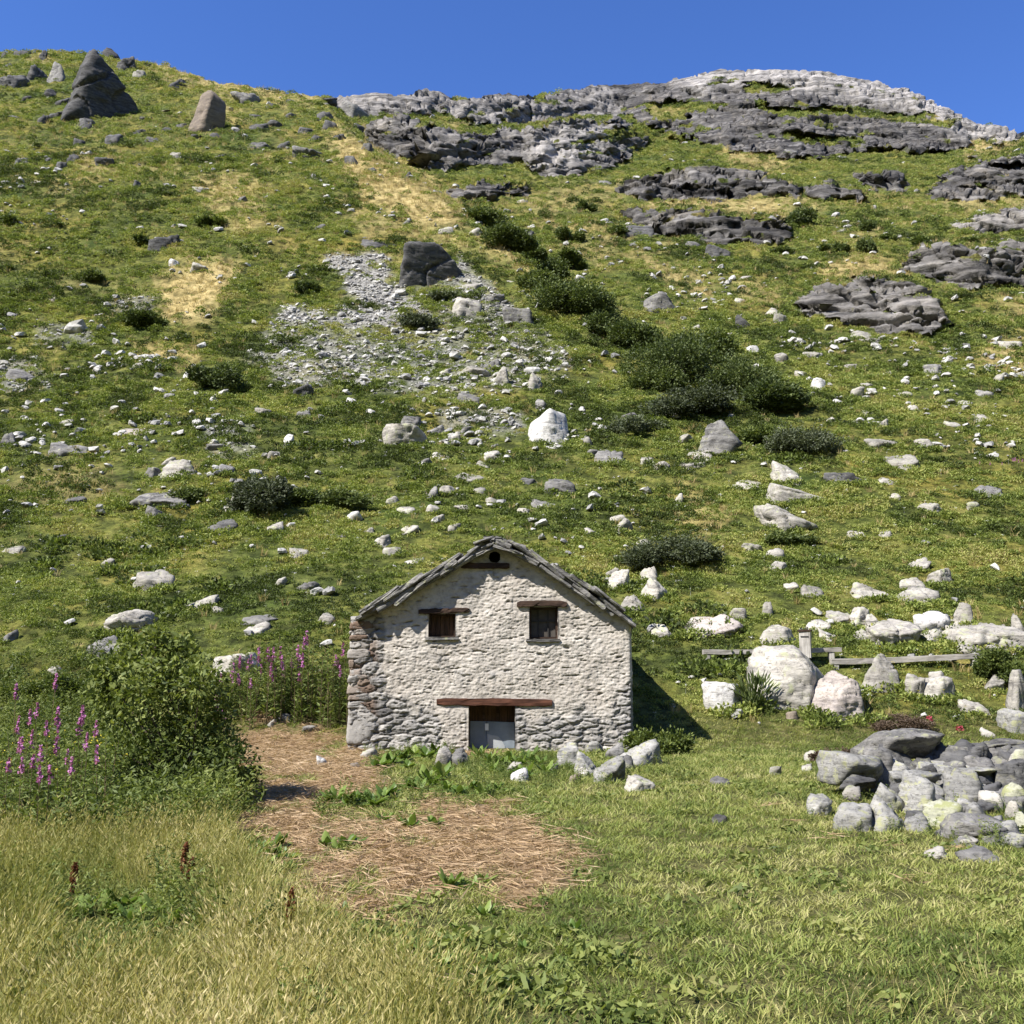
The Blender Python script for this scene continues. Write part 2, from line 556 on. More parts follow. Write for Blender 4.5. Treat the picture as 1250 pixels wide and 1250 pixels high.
def wall_mat():
    m, nt, out = new_mat("rough_lime_plaster_and_stone")
    tc = N(nt, "ShaderNodeTexCoord").outputs["Object"]
    stone = attr(nt, "stone")
    sid = attr(nt, "sid")
    crack = attr(nt, "crack")
    rust = attr(nt, "rust")
    n1 = noise(nt, tc, 7.0, 9, 0.7)
    n2 = noise(nt, tc, 1.1, 5, 0.6)
    n3 = noise(nt, scaled(nt, tc, (1, 1, 2.5)), 16.0, 6, 0.7)
    pl = ramp(nt, n1, [(0.30, (.24, .215, .185)), (0.44, (.46, .425, .378)), (0.68, (.575, .54, .485))])
    pl = mix(nt, 0.55, pl, ramp(nt, n2, [(0.36, (.78, .74, .70)), (0.62, (1.08, 1.07, 1.06))]), 'MULTIPLY')
    sc = ramp(nt, sid, [(0, (.16, .152, .145)), (0.35, (.30, .285, .265)), (0.7, (.40, .38, .35)), (1, (.25, .24, .23))])
    sc = mix(nt, 0.6, sc, ramp(nt, n1, [(0.33, .55), (0.6, 1.1)]), 'MULTIPLY')
    rs = ramp(nt, sid, [(0, (.11, .065, .042)), (0.3, (.22, .155, .11)), (0.55, (.27, .25, .225)), (0.8, (.33, .315, .29)), (1, (.10, .092, .085))])
    sc = mix(nt, rust, sc, rs)
    c = mix(nt, stone, pl, sc)
    c = mix(nt, 0.5, c, ramp(nt, noise(nt, scaled(nt, tc, (1, 1, 2.2)), 3.2, 8, 0.7, .5), [(0.36, .62), (0.52, 1.0)]), 'MULTIPLY')
    c = mix(nt, crack, c, (.05, .042, .035))
    b = bump(nt, n1, 0.6, 0.03)
    b = bump(nt, n3, 0.55, 0.012, b)
    diffuse(nt, out, c, b, 0.95, 0.1)
    return m
M['wall'] = wall_mat()

# ------------------------------------------------------------------ broken rock shapes
_ICO = {}
def ico(sub):
    if sub not in _ICO:
        bm = bmesh.new()
        bmesh.ops.create_icosphere(bm, subdivisions=sub, radius=1.0)
        bm.verts.ensure_lookup_table()
        v = np.array([x.co[:] for x in bm.verts])
        f = np.array([[y.index for y in x.verts] for x in bm.faces])
        bm.free()
        _ICO[sub] = (v, f)
    return _ICO[sub]

def slab_planes(rng, under=0.0):
    """a block with a flat tilted top and broken steep sides"""
    pl = [(rng.normal(-.05, .28), rng.normal(-.22, .2), 1.0, rng.uniform(.32, .52))]
    a0 = rng.random() * 6.283
    m = int(rng.integers(4, 7))
    for k in range(m):
        a = a0 + k * 6.283 / m + rng.normal(0, .25)
        pl.append((math.cos(a), math.sin(a), rng.uniform(-.25, .45), rng.uniform(.52, .95)))
    for k in range(2):
        a = rng.random() * 6.283
        pl.append((math.cos(a) * .8, math.sin(a) * .8, .75, rng.uniform(.52, .72)))
    if under: pl += [(.15, -1, -.6 * under, .46), (.75, -.65, -.5 * under, .52)]
    return pl + [(0, 0, -1, .6)]

def rock_shape(w, d, h, rng, sub=3, nplanes=9, rough=.075, tilt=0.0, flatness=1.0, planes=None, round_=.022, sink=.4, jag=0.0, ledges=.8):
    """a broken block: sphere clipped by planes, layered and roughened; w,d,h = visible size, local origin at the ground"""
    v, f = ico(sub)
    if planes is None:
        n = rng.normal(size=(nplanes, 3))
        n[:, 2] = np.where(n[:, 2] < -.3, -n[:, 2], n[:, 2])
        n /= np.linalg.norm(n, axis=1)[:, None]
        dd = rng.uniform(.38, .95, nplanes)
        n = np.concatenate([n, [[0, 0, -1.], [0, 0, 1.]]])
        dd = np.concatenate([dd, [.7, .72 if flatness > 1 else .85]])
    else:
        n = np.array([p[:3] for p in planes], float)
        n /= np.linalg.norm(n, axis=1)[:, None]
        dd = np.array([p[3] for p in planes], float)
    c = v @ n.T
    r = np.where(c > .02, dd / np.maximum(c, .02), 9.0)
    k = 1 / max(.03, round_)
    rs = -np.log(np.exp(-k * np.minimum(r, 3)).sum(1)) / k
    rs = np.clip(rs, .15, 1.25)
    p = v * rs[:, None]
    if tilt:
        ca, sa = math.cos(tilt), math.sin(tilt)
        p = p @ np.array([[ca, 0, -sa], [0, 1, 0], [sa, 0, ca]])
    if planes is None: p[:, 0] += p[:, 2] * rng.uniform(-.45, .45)
    lo, hi = p.min(0), p.max(0)
    p = (p - (lo + hi) / 2) / (hi - lo)
    tot = h * (1 + sink)
    p = p * np.array([w, d, tot])
    p[:, 2] += tot / 2 - h * sink
    s = (w * d * tot) ** (1 / 3)
    off = rng.random(3) * 60
    nn = v / np.linalg.norm(v, axis=1)[:, None]
    q = p / s
    dsp = rough * (fbm(q * 2.2 + off, 4) * 1.3 + .55 * np.abs(fbm(q * np.array([3.5, 3.5, 8]) + off + 9, 3)))
    # ledges
    lz = q[:, 2] * 5.5 + q[:, 0] * .9 + 1.2 * fbm(q * 1.6 + off, 2)
    fr = lz - np.floor(lz)
    dsp -= rough * ledges * sstep(.16, .0, np.minimum(fr, 1 - fr) * 1.6)
    crs = np.abs(perlin(q * np.array([1.5, 1.5, 2.2]) + off + 33))
    dsp -= (rough * .9 + jag * .6) * sstep(.07, .0, crs)
    if jag: dsp += jag * (fbm(q * np.array([2.6, 2.6, 3.2]) + off + 71, 5, gain=.62) - .2)
    p = p + nn * (dsp * s)[:, None]
    return p, f


# ------------------------------------------------------------------ the hillside
_cx = np.concatenate([np.linspace(-1600, -340, 24), np.arange(-300, 1551, 2.2), np.linspace(1600, 2900, 24)])
_PYB = 1340.0
_trow = np.linspace(0, 1, 720)
_low = _PYB * (3600 / _PYB) ** np.linspace(0, 1, 34)[1:]
NBACK = 26
NR, NC = NBACK + len(_trow) + len(_low), len(_cx)
_sk = skyline(_cx)
PXg = np.broadcast_to(_cx[None, :], (NR, NC)).copy()
PYg = np.empty((NR, NC))
PYg[NBACK:NBACK + 720] = _sk[None] + (_PYB - _sk[None]) * _trow[:, None]
PYg[NBACK + 720:] = _low[:, None]
PYg[:NBACK] = _sk[None]
fx, fy = PXg.ravel(), PYg.ravel()
inback = np.zeros((NR, NC), bool)
inback[:NBACK] = True
inback = inback.ravel()
wobv = 7 * perlin(np.stack([fx / 26, fy / 13, 0 * fx + 3], 1)) + 4 * perlin(np.stack([fx / 9, fy / 5, 0 * fx + 8], 1))

ROCKS_P = [   # (name, polygon, lift in metres, dominance, pale)
    ("skyline_a", [(398, 127), (440, 104), (515, 100), (545, 112), (562, 135), (500, 142), (440, 140)], 2.2, 1.0, .55),
    ("skyline_b", [(553, 124), (600, 104), (645, 104), (660, 130), (640, 150), (570, 148), (550, 140)], 2.2, 1.0, .5),
    ("cliff", [(438, 160), (480, 145), (560, 162), (640, 158), (700, 148), (760, 145), (797, 165), (780, 182), (745, 205), (700, 215),
               (650, 214), (638, 200), (590, 196), (560, 206), (520, 207), (505, 196), (470, 188)], 5.5, 1.25, .30),
    ("summit_shoulder", [(640, 128), (700, 102), (760, 92), (800, 95), (840, 125), (800, 142), (700, 146), (650, 150)], 2.5, .80, .40),
    ("summit", [(735, 100), (800, 90), (870, 72), (940, 76), (1010, 80), (1070, 88), (1120, 104), (1160, 124), (1204, 148), (1205, 160),
                (1180, 178), (1150, 187), (1080, 182), (1030, 187), (960, 192), (880, 180), (840, 170), (800, 162), (760, 140)], 5.0, 1.0, .04),
    ("summit_east", [(1185, 160), (1215, 148), (1250, 160), (1244, 174), (1195, 170)], 2.0, 1.0, .7),
    ("band", [(748, 232), (790, 212), (860, 203), (900, 206), (932, 214), (975, 232), (968, 243), (930, 240), (860, 244), (780, 243)], 3.6, 1.1, .08),
    ("band_east", [(975, 230), (1020, 222), (1060, 232), (1050, 243), (1000, 243)], 1.8, .9, .1),
    ("ledge", [(1045, 216), (1100, 209), (1110, 228), (1060, 233)], 2.0, 1.0, 0),
    ("east_cliff", [(1128, 236), (1150, 214), (1200, 195), (1260, 183), (1400, 175), (1400, 238), (1200, 242), (1140, 241)], 4.0, 1.2, .05),
    ("low_band", [(760, 262), (830, 255), (890, 262), (960, 267), (972, 285), (950, 297), (880, 297), (790, 284)], 2.8, 1.05, .12),
    ("pale_rib", [(1158, 276), (1200, 262), (1260, 252), (1400, 255), (1400, 281), (1190, 284)], 2.0, 1.0, .6),
    ("crag", [(1095, 322), (1130, 300), (1170, 308), (1210, 318), (1225, 298), (1400, 305), (1400, 342), (1240, 346), (1190, 352), (1140, 342)], 2.2, 1.0, .2),
    ("knoll", [(973, 366), (1010, 348), (1060, 336), (1108, 344), (1142, 374), (1157, 402), (1120, 411), (1080, 406), (1040, 396), (1000, 386), (970, 380)], 2.3, 1.15, .42),
    ("gully_ledge", [(545, 230), (590, 221), (640, 221), (648, 235), (600, 244), (550, 244)], 1.6, 1.0, .05),
]
pyc = fy.copy()
rock = np.zeros(len(fx))
lift = np.zeros(len(fx))
pale = np.zeros(len(fx))
owner = np.full(len(fx), -1)
ownd = np.full(len(fx), 0.22)
for k, (nm, poly, lf, dom, pl) in enumerate(ROCKS_P):
    msk = poly_mask(fx, fy, poly, 6.0, wobv)
    hi = msk * dom
    lift = np.maximum(lift, lf * np.minimum(1, msk * 1.3))
    pale = np.where(hi > rock, pl, pale)
    rock = np.maximum(rock, hi)
    owner = np.where(msk > ownd, k, owner)
    if hi.max() > 0:              # an outcrop stands up steeply from its foot
        s_ = np.where(msk > .01)[0]
        foot = np.full(len(s_), -1e9)
        for e_ in range(len(poly)):
            (x0_, y0_), (x1_, y1_) = poly[e_], poly[(e_ + 1) % len(poly)]
            lo_, hi_ = min(x0_, x1_), max(x0_, x1_)
            on_ = (fx[s_] >= lo_) & (fx[s_] <= hi_) & (hi_ > lo_)
            yy_ = y0_ + (y1_ - y0_) * (fx[s_] - x0_) / (x1_ - x0_ + 1e-9)
            foot = np.where(on_, np.maximum(foot, yy_), foot)
        foot = np.where(foot < 0, fy[s_], np.maximum(foot, fy[s_] * 0 + foot))
        keepk = .50 if nm.startswith("summit") else (.45 if nm.startswith("sky") else .38)
        mm_ = sstep(.05, .7, msk[s_]) * np.where(fy[s_] < 260, sstep(8, 30, fx[s_] - np.interp(fy[s_], *_EDGE)), 1)
        pyc[s_] = np.maximum(pyc[s_], fy[s_] + mm_ * np.maximum(0, (1 - keepk) * (foot - fy[s_])))
    ownd = np.maximum(ownd, msk)
# grassy ledges run through the summit rocks
stripe = fbm(np.stack([fx / 120 + 4, (fy + .18 * np.abs(fx - 930) * -1 + 12 * np.sin(fx / 85)) / 15, 0 * fx + 1.5], 1), 4)
rock = np.where(rock > 0, rock - 0.85 * sstep(.10, .32, stripe) * sstep(235, 190, fy) * (fy - skyline(fx) > 14) * (fx > 640), rock)
rock = np.clip(rock, 0, 1)
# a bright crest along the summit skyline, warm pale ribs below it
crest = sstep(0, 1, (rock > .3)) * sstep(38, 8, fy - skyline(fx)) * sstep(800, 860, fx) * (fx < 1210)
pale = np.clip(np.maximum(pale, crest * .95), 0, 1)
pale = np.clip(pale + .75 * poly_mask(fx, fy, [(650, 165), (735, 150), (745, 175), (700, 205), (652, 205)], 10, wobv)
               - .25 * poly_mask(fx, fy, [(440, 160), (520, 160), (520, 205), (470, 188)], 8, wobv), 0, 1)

# cliffs rise in steps: steep faces with narrow grassy ledges between them
def steps(u, T, top):
    s_ = u / T
    k_ = np.floor(s_)
    fr_ = s_ - k_
    val = .32 * fr_ + .68 * np.where(fr_ > top, .86 + .14 * (fr_ - top) / (1 - top), .86 * fr_ / top)
    return (k_ + val) * T, fr_
ws1 = fbm(np.stack([fx / 90, fy / 60, 0 * fx + 2.2], 1), 4)
ws2 = fbm(np.stack([fx / 30, fy / 22, 0 * fx + 5.2], 1), 4)
dipu = np.where(fx > 930, -.13, .03) * (fx - 930) + np.where(fx < 800, .16, 0) * (fx - 800) + 16 * ws1 + 3 * ws2
mk0 = sstep(.12, .6, rock) * np.where(fy < 260, sstep(8, 30, fx - np.interp(fy, *_EDGE)), 1)
u2, fr2 = steps(pyc + .6 * dipu + 4 * ws2, np.where((fx > 760) & (fy < 200), 15.0, 10.0), .28)
_, fr1 = steps(fy + dipu, 24.0, .2)
py_eff = pyc + mk0 * (u2 - 4 * ws2 - .6 * dipu - pyc) * sstep(2, 10, fy - skyline(fx))
py_eff = np.maximum(py_eff, skyline(fx) - 1)
ledge = sstep(.22, .10, fr1) * mk0 * (fy - skyline(fx) > 7)
rock = np.clip(rock - .60 * ledge * sstep(-.25, .25, ws2), 0, 1)
Yg = yfun(PXg, py_eff.reshape(NR, NC))
Pb = W(PXg, PYg, Yg)
for r in range(NBACK):                       # the far side of the ridge, falling away
    k = NBACK - r
    s = 0.4 * k ** 1.75
    Pb[r, :, 1] = Pb[NBACK, :, 1] + s
    Pb[r, :, 0] = Pb[NBACK, :, 0] * (1 + 0.4 * s / Pb[NBACK, :, 1])
    Pb[r, :, 2] = Pb[NBACK, :, 2] - 0.10 * s - 0.004 * s * s * 0.6
du = np.gradient(Pb, axis=1)
dv = np.gradient(Pb, axis=0)
Nb = np.cross(du, -dv)
Nb /= np.linalg.norm(Nb, axis=2)[..., None] + 1e-12
Nb[Nb[..., 2] < 0] *= -1
flat = Pb.reshape(-1, 3)

wobs = wobv * 1.2 + 9 * perlin(np.stack([fx / 8, fy / 34, 0 * fx + 12], 1))
DRY_P = [([(400, 150), (470, 190), (565, 258), (566, 280), (500, 275), (440, 245), (405, 190)], 1.0),
         ([(430, 150), (475, 185), (530, 225), (572, 262), (560, 270), (500, 225), (440, 175)], 1.0),
         ([(585, 285), (640, 318), (655, 345), (600, 308)], 1.0), ([(235, 215), (300, 220), (318, 255), (268, 264)], .8),
         ([(198, 345), (230, 318), (288, 326), (275, 365), (245, 395), (193, 385)], 1.15), ([(165, 422), (242, 424), (240, 444), (172, 440)], 1.0),
         ([(790, 240), (950, 244), (960, 266), (870, 258), (785, 256)], 1.0), ([(885, 170), (960, 196), (930, 217), (880, 190)], .8),
         ([(1180, 168), (1245, 172), (1235, 186), (1180, 187)], 1.0), ([(1000, 326), (1060, 308), (1105, 332), (1050, 342), (1005, 340)], 1.0),
         ([(1190, 432), (1260, 405), (1400, 400), (1400, 465), (1190, 455)], .75), ([(780, 308), (870, 345), (862, 362), (800, 332)], .9),
         ([(60, 235), (100, 198), (135, 193), (100, 225)], .7), ([(1155, 237), (1250, 240), (1250, 252), (1150, 255)], .7),
         ([(160, 66), (240, 88), (330, 106), (390, 112), (380, 124), (320, 118), (235, 103)], .9), ([(715, 282), (765, 288), (730, 299)], .8),
         ([(1220, 368), (1290, 370), (1290, 390)], .9), ([(420, 250), (560, 275), (570, 300), (440, 285)], .55),
         ([(640, 230), (760, 220), (760, 250), (650, 262)], .4), ([(900, 345), (950, 350), (945, 372), (905, 366)], .7),
         ([(0, 590), (110, 560), (150, 600), (40, 625)], .45), ([(830, 590), (890, 620), (880, 660), (830, 640)], .5),
         ([(1050, 1060), (950, 1090), (830, 1110), (820, 1080), (950, 1060)], .0)]
dry = np.zeros(len(flat))
for poly, a in DRY_P:
    dry = np.maximum(dry, .92 * a * poly_mask(fx, fy, poly, 17.0, wobs))
big = fbm(np.stack([fx / 120, fy / 55, 0 * fx], 1), 4)
dry = np.clip(np.maximum(dry, sstep(.10, .40, big) * .55 * sstep(430, 250, fy)), 0, 1)

SCREE_P = [([(396, 312), (470, 308), (500, 360), (556, 314), (600, 360), (692, 415), (702, 450), (640, 476), (560, 484), (440, 476), (296, 442), (330, 392), (425, 370)], .40),
           ([(396, 312), (470, 308), (486, 345), (512, 372), (528, 396), (470, 408), (410, 396), (330, 396), (350, 376), (436, 374), (420, 345)], 1.0),
           ([(300, 428), (400, 405), (480, 412), (470, 470), (400, 468), (340, 470)], .62),
           ([(480, 412), (560, 415), (690, 414), (700, 450), (640, 472), (560, 480), (480, 474)], .50),
           ([(560, 312), (590, 340), (610, 362), (640, 385), (600, 385), (552, 350)], .85), ([(535, 500), (640, 503), (640, 532), (545, 535)], .55),
           ([(0, 440), (45, 435), (60, 470), (0, 485)], .6), ([(45, 395), (115, 393), (112, 418), (45, 418)], .55),
           ([(115, 362), (195, 362), (195, 378), (120, 380)], .45), ([(245, 520), (300, 510), (310, 560), (250, 560)], .45)]
scree = np.zeros(len(flat))
for poly, a in SCREE_P:
    scree = np.maximum(scree, a * poly_mask(fx, fy, poly, 7.0, wobv))
holes = fbm(np.stack([fx / 30, fy / 14, 0 * fx + 6], 1), 3)
scree *= 1 - .85 * sstep(.12, .30, holes)

STRAW_P = [(300, 872), (380, 890), (432, 905), (455, 928), (520, 955), (600, 978), (660, 1012), (705, 1040), (690, 1078), (640, 1108), (560, 1085),
           (480, 1112), (425, 1132), (380, 1085), (335, 1030), (285, 1000), (285, 930)]
straw = poly_mask(fx, fy, STRAW_P, 16.0, wobv * 2.6 + 14 * holes)
straw *= 1 - .8 * sstep(.10, .30, fbm(np.stack([fx / 42, fy / 20, 0 * fx + 16], 1), 3))
for gp in ([(455, 935), (560, 920), (620, 945), (600, 975), (520, 975), (470, 985)], [(385, 975), (500, 960), (520, 1000), (440, 1008), (390, 1000)],
           [(395, 1025), (440, 1020), (440, 1045), (400, 1048)], [(400, 1075), (450, 1070), (455, 1095), (410, 1098)], [(540, 1075), (590, 1070), (600, 1092), (550, 1095)]):
    straw *= 1 - .85 * poly_mask(fx, fy, gp, 8.0, wobv * 1.5)
straw = np.maximum(straw, .8 * poly_mask(fx, fy, [(560, 895), (610, 900), (600, 925), (550, 925)], 6, wobv))
lawn = np.clip(sstep(850, 905, fy + 6 * wobv / 7), 0, 1)

dist = flat[:, 1]
rough = 0.02 + 0.20 * sstep(26, 70, dist) + 0.25 * sstep(70, 180, dist)
disp = rough * (fbm(flat / np.array([2.2, 2.2, 2.2]), 4) * 1.6)
disp += sstep(25, 40, dist) * 0.5 * fbm(flat / 9.0, 3)
sel = np.where(mk0 * (lift > 0) > 0.02)[0]
q = flat[sel]
wv = fbm(q / np.array([30., 30., 12.]), 4)
d3 = fbm(q / np.array([9., 9., 3.]) + 9, 4)
dip = q[:, 2] + np.where(fx[sel] > 820, .10, -.22) * q[:, 0] + 4.0 * wv
def saw(h, th, jit):
    s = h / th
    k = np.floor(s)
    fr = s - k
    a = 0.35 + 0.65 * (np.sin(k * 12.9898 + jit) * 43758.5453 % 1.0)
    prof = np.where(fr < .84, fr / .84, (1 - fr) / .16)
    return prof ** 1.3 * a
lay = saw(dip + .5 * d3, 3.4, 1.0) * .60 + saw(dip + .6 * d3, 1.35, 2.0) * .42
blk = fbm(q / np.array([16., 14., 6.]), 5)
blk = .80 * blk + .20 * np.floor(blk * 6 + .5) / 6
cr1, cr2, cid_ = cells2(q[:, 0] / 8.5 + .9 * wv + .3 * dip, dip / 4.6 + .6 * d3, 5)
crack = sstep(.12, .0, cr2 - cr1)
rd = np.minimum(lift[sel], 1.6) * (0.50 * lay + 1.05 * blk) + .45 * (cid_ - .4) - crack * 1.1
rd += 0.28 * fbm(q / np.array([1.8, 1.8, .8]) + 5, 4) - .50 * sstep(.07, .0, np.abs(fbm(q / np.array([11, 9, 3.0]) + 55, 3)))
# the dark cleft in the cliff
cleft = poly_mask(fx[sel], fy[sel], [(507, 165), (520, 158), (528, 185), (518, 204), (508, 198)], 4)
rd -= 2.5 * cleft
mk = sstep(0.05, 0.75, mk0[sel])
disp[sel] = disp[sel] * (1 - mk) + rd * mk
# build the two barn-side terraces level and keep the barn's footprint clear
disp[(dist < 26)] *= .8
outn = Nb.reshape(-1, 3).copy()
tow = outn.copy()
tow[:, 2] *= .35                       # rock bulges out of the slope more than upward
tow /= np.linalg.norm(tow, axis=1)[:, None]
dirn = outn * (1 - sstep(.05, .6, mk0)[:, None]) + tow * sstep(.05, .6, mk0)[:, None]
Pd = flat + dirn * disp[:, None]
Pg = Pd.reshape(NR, NC, 3)

idx = np.arange(NR * NC).reshape(NR, NC)
quads = np.stack([idx[:-1, :-1], idx[1:, :-1], idx[1:, 1:], idx[:-1, 1:]], -1).reshape(-1, 4)
rows_at = lambda r: idx[r]
# the meadow continues beside and behind the camera
last = idx[-1]
base_n = NR * NC
bx = np.linspace(-140, 140, NC)
extra = np.stack([bx, np.full(NC, -140.0), np.zeros(NC) - .1], 1)
ex_idx = base_n + np.arange(NC)
quads_ex = np.stack([last[:-1], ex_idx[:-1], ex_idx[1:], last[1:]], -1)
allv = np.concatenate([Pd, extra])
pad = np.zeros(NC)
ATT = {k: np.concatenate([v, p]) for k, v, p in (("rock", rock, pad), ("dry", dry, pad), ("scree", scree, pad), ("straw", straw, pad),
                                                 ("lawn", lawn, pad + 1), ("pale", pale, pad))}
fo = owner[quads]
fowner = np.where((fo == fo[:, :1]).all(1), fo[:, 0], -1)
fowner = np.where(inback[quads].any(1), -1, fowner)
def sub_mesh(name, faces):
    u, inv = np.unique(faces, return_inverse=True)
    return np_mesh(name, allv[u], inv.reshape(faces.shape), True, {k: ('POINT', v[u]) for k, v in ATT.items()})
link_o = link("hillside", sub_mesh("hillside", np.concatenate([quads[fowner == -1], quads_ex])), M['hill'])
tag(link_o, "green alpine hillside with a mown meadow at its foot", "hillside", kind="structure")
OUTL = {"skyline_a": "jagged pale crag on the skyline beside the dry grass spur", "skyline_b": "short broken crag on the skyline above the cleft cliff",
        "cliff": "long grey cliff split by a dark cleft above the bush gully", "summit_shoulder": "broken rocky shoulder leading up to the rounded summit",
        "summit": "broad layered rocky summit with a bright crest", "summit_east": "small pale crag at the foot of the summit's falling ridge",
        "band": "dark ledged rock band below the summit above a dry grass terrace", "band_east": "low dark outcrop at the end of the ledged band",
        "ledge": "small dark ledge between the ledged band and the steep dark cliff", "east_cliff": "steep dark slabby cliff under the falling ridge",
        "low_band": "low dark rock band under the dry grass terrace", "pale_rib": "long pale rib of rock above the dark crag",
        "crag": "dark broken crag beyond the rounded knoll", "knoll": "rounded brown rock knoll above the big pale slab",
        "gully_ledge": "low dark ledges at the head of the bush gully"}
for k, rp in enumerate(ROCKS_P):
    fs = quads[fowner == k]
    if len(fs):
        nm = "cliff" if rp[0] in ("cliff", "east_cliff") else ("mountain_summit" if rp[0] == "summit" else "rock_outcrop")
        tag(link(nm, sub_mesh(nm, fs), M['hill']), OUTL[rp[0]], "cliff" if nm == "cliff" else ("summit" if nm == "mountain_summit" else "outcrop"))

# unseen slopes, added behind and beside the camera to block low sky light
_az = np.radians(np.linspace(56, 304, 150))
_rd = np.concatenate([[60, 110], np.linspace(140, 620, 34)])
AZ, RD = np.meshgrid(_az, _rd)
vx, vy = RD * np.sin(AZ), RD * np.cos(AZ)
vz = np.where(RD < 139, -.4 - .2 * (RD < 70), 0) + .56 * np.clip(RD - 140, 0, None) ** 1.0 + np.clip(RD - 135, 0, 60) / 60 * 22 * fbm(np.stack([vx.ravel() / 90, vy.ravel() / 90, 0 * vx.ravel()], 1), 4).reshape(vx.shape)
vi = np.arange(vx.size).reshape(vx.shape)
vf = np.stack([vi[:-1, :-1], vi[:-1, 1:], vi[1:, 1:], vi[1:, :-1]], -1).reshape(-1, 4)
tag(link("sky_blocking_hills", np_mesh("sky_blocking_hills", np.stack([vx, vy, vz], -1).reshape(-1, 3), vf, True), M['hill']),
    "unseen grassy slopes added behind the camera to block horizon light", "hills", kind="structure")

def ground(px, py):
    """the point of the ground seen at photo pixel px,py"""
    px = np.atleast_1d(np.asarray(px, float))
    py = np.atleast_1d(np.asarray(py, float))
    s = skyline(px)
    t = (py - s) / (_PYB - s)
    r = np.where(py <= _PYB, NBACK + np.clip(t, 0, 1) * 719, NBACK + 719 + np.interp(py, np.concatenate([[_PYB], _low]), np.arange(len(_low) + 1)))
    c = np.interp(px, _cx, np.arange(NC))
    r0 = np.clip(r.astype(int), 0, NR - 2)
    c0 = np.clip(c.astype(int), 0, NC - 2)
    fr, fc = (r - r0)[:, None], (c - c0)[:, None]
    return (Pg[r0, c0] * (1 - fr) * (1 - fc) + Pg[r0 + 1, c0] * fr * (1 - fc) + Pg[r0, c0 + 1] * (1 - fr) * fc + Pg[r0 + 1, c0 + 1] * fr * fc)
_YARD = Pg[NBACK + 719::-1]   # for height lookups by walking a photo column is enough; fine cells use a table:
_hx = np.arange(-30, 30, .25)
_hy = np.arange(4, 60, .25)
_tab = np.full((len(_hy), len(_hx)), np.nan)
_rr = Pd[(dist < 62) & ~inback]
_ix = np.round((_rr[:, 0] + 30) / .25).astype(int)
_iy = np.round((_rr[:, 1] - 4) / .25).astype(int)
_ok = (_ix >= 0) & (_ix < len(_hx)) & (_iy >= 0) & (_iy < len(_hy))
_tab[_iy[_ok], _ix[_ok]] = _rr[_ok, 2]
def height(x, y):
    j, i = int(round((y - 4) / .25)), int(round((x + 30) / .25))
    for rad in range(0, 6):
        w = _tab[max(0, j - rad):j + rad + 1, max(0, i - rad):i + rad + 1]
        if w.size and np.isfinite(w).any(): return float(np.nanmean(w))
    return 0.0

# ------------------------------------------------------------------ scattered ground cover (instanced with geometry nodes)
q_area = None
def quad_areas():
    global q_area, q_cen, q_px, q_py
    if q_area is None:
        a, b, c, d = (Pd[quads[:, k]] for k in range(4))
        q_area = .5 * np.linalg.norm(np.cross(c - a, d - b), axis=1)
        q_cen = (a + b + c + d) / 4
        q_px = fx[quads].mean(1)
        q_py = fy[quads].mean(1)
    return q_area
quad_areas()
q_vis = (q_px > np.where(q_py > 880, -420, -280)) & (q_px < np.where(q_py > 880, 1680, 1540)) & (q_py < 1480) & ~inback[quads].any(1)
def qa(v):
    return v[quads[:, 0]]
q_rock, q_dry, q_scree, q_straw, q_lawn = qa(rock), qa(dry), qa(scree), qa(straw), qa(lawn)
q_dist = q_cen[:, 1]
house_clear = ~((np.abs(q_cen[:, 0] + 0.5) < 3.5) & (q_cen[:, 1] > 23.4) & (q_cen[:, 1] < 30.2))

def pick(density, rng, cap=None):
    """random points on the ground: density per square metre for every ground cell"""
    d = density * q_area * q_vis * house_clear
    tot = d.sum()
    n = int(tot if cap is None else min(tot, cap))
    f = rng.choice(len(quads), n, p=d / tot)
    u, v = rng.random((n, 1)), rng.random((n, 1))
    a, b, c, e = (Pd[quads[f, k]] for k in range(4))
    return (a * (1 - u) + e * u) * (1 - v) + (b * (1 - u) + c * u) * v, f

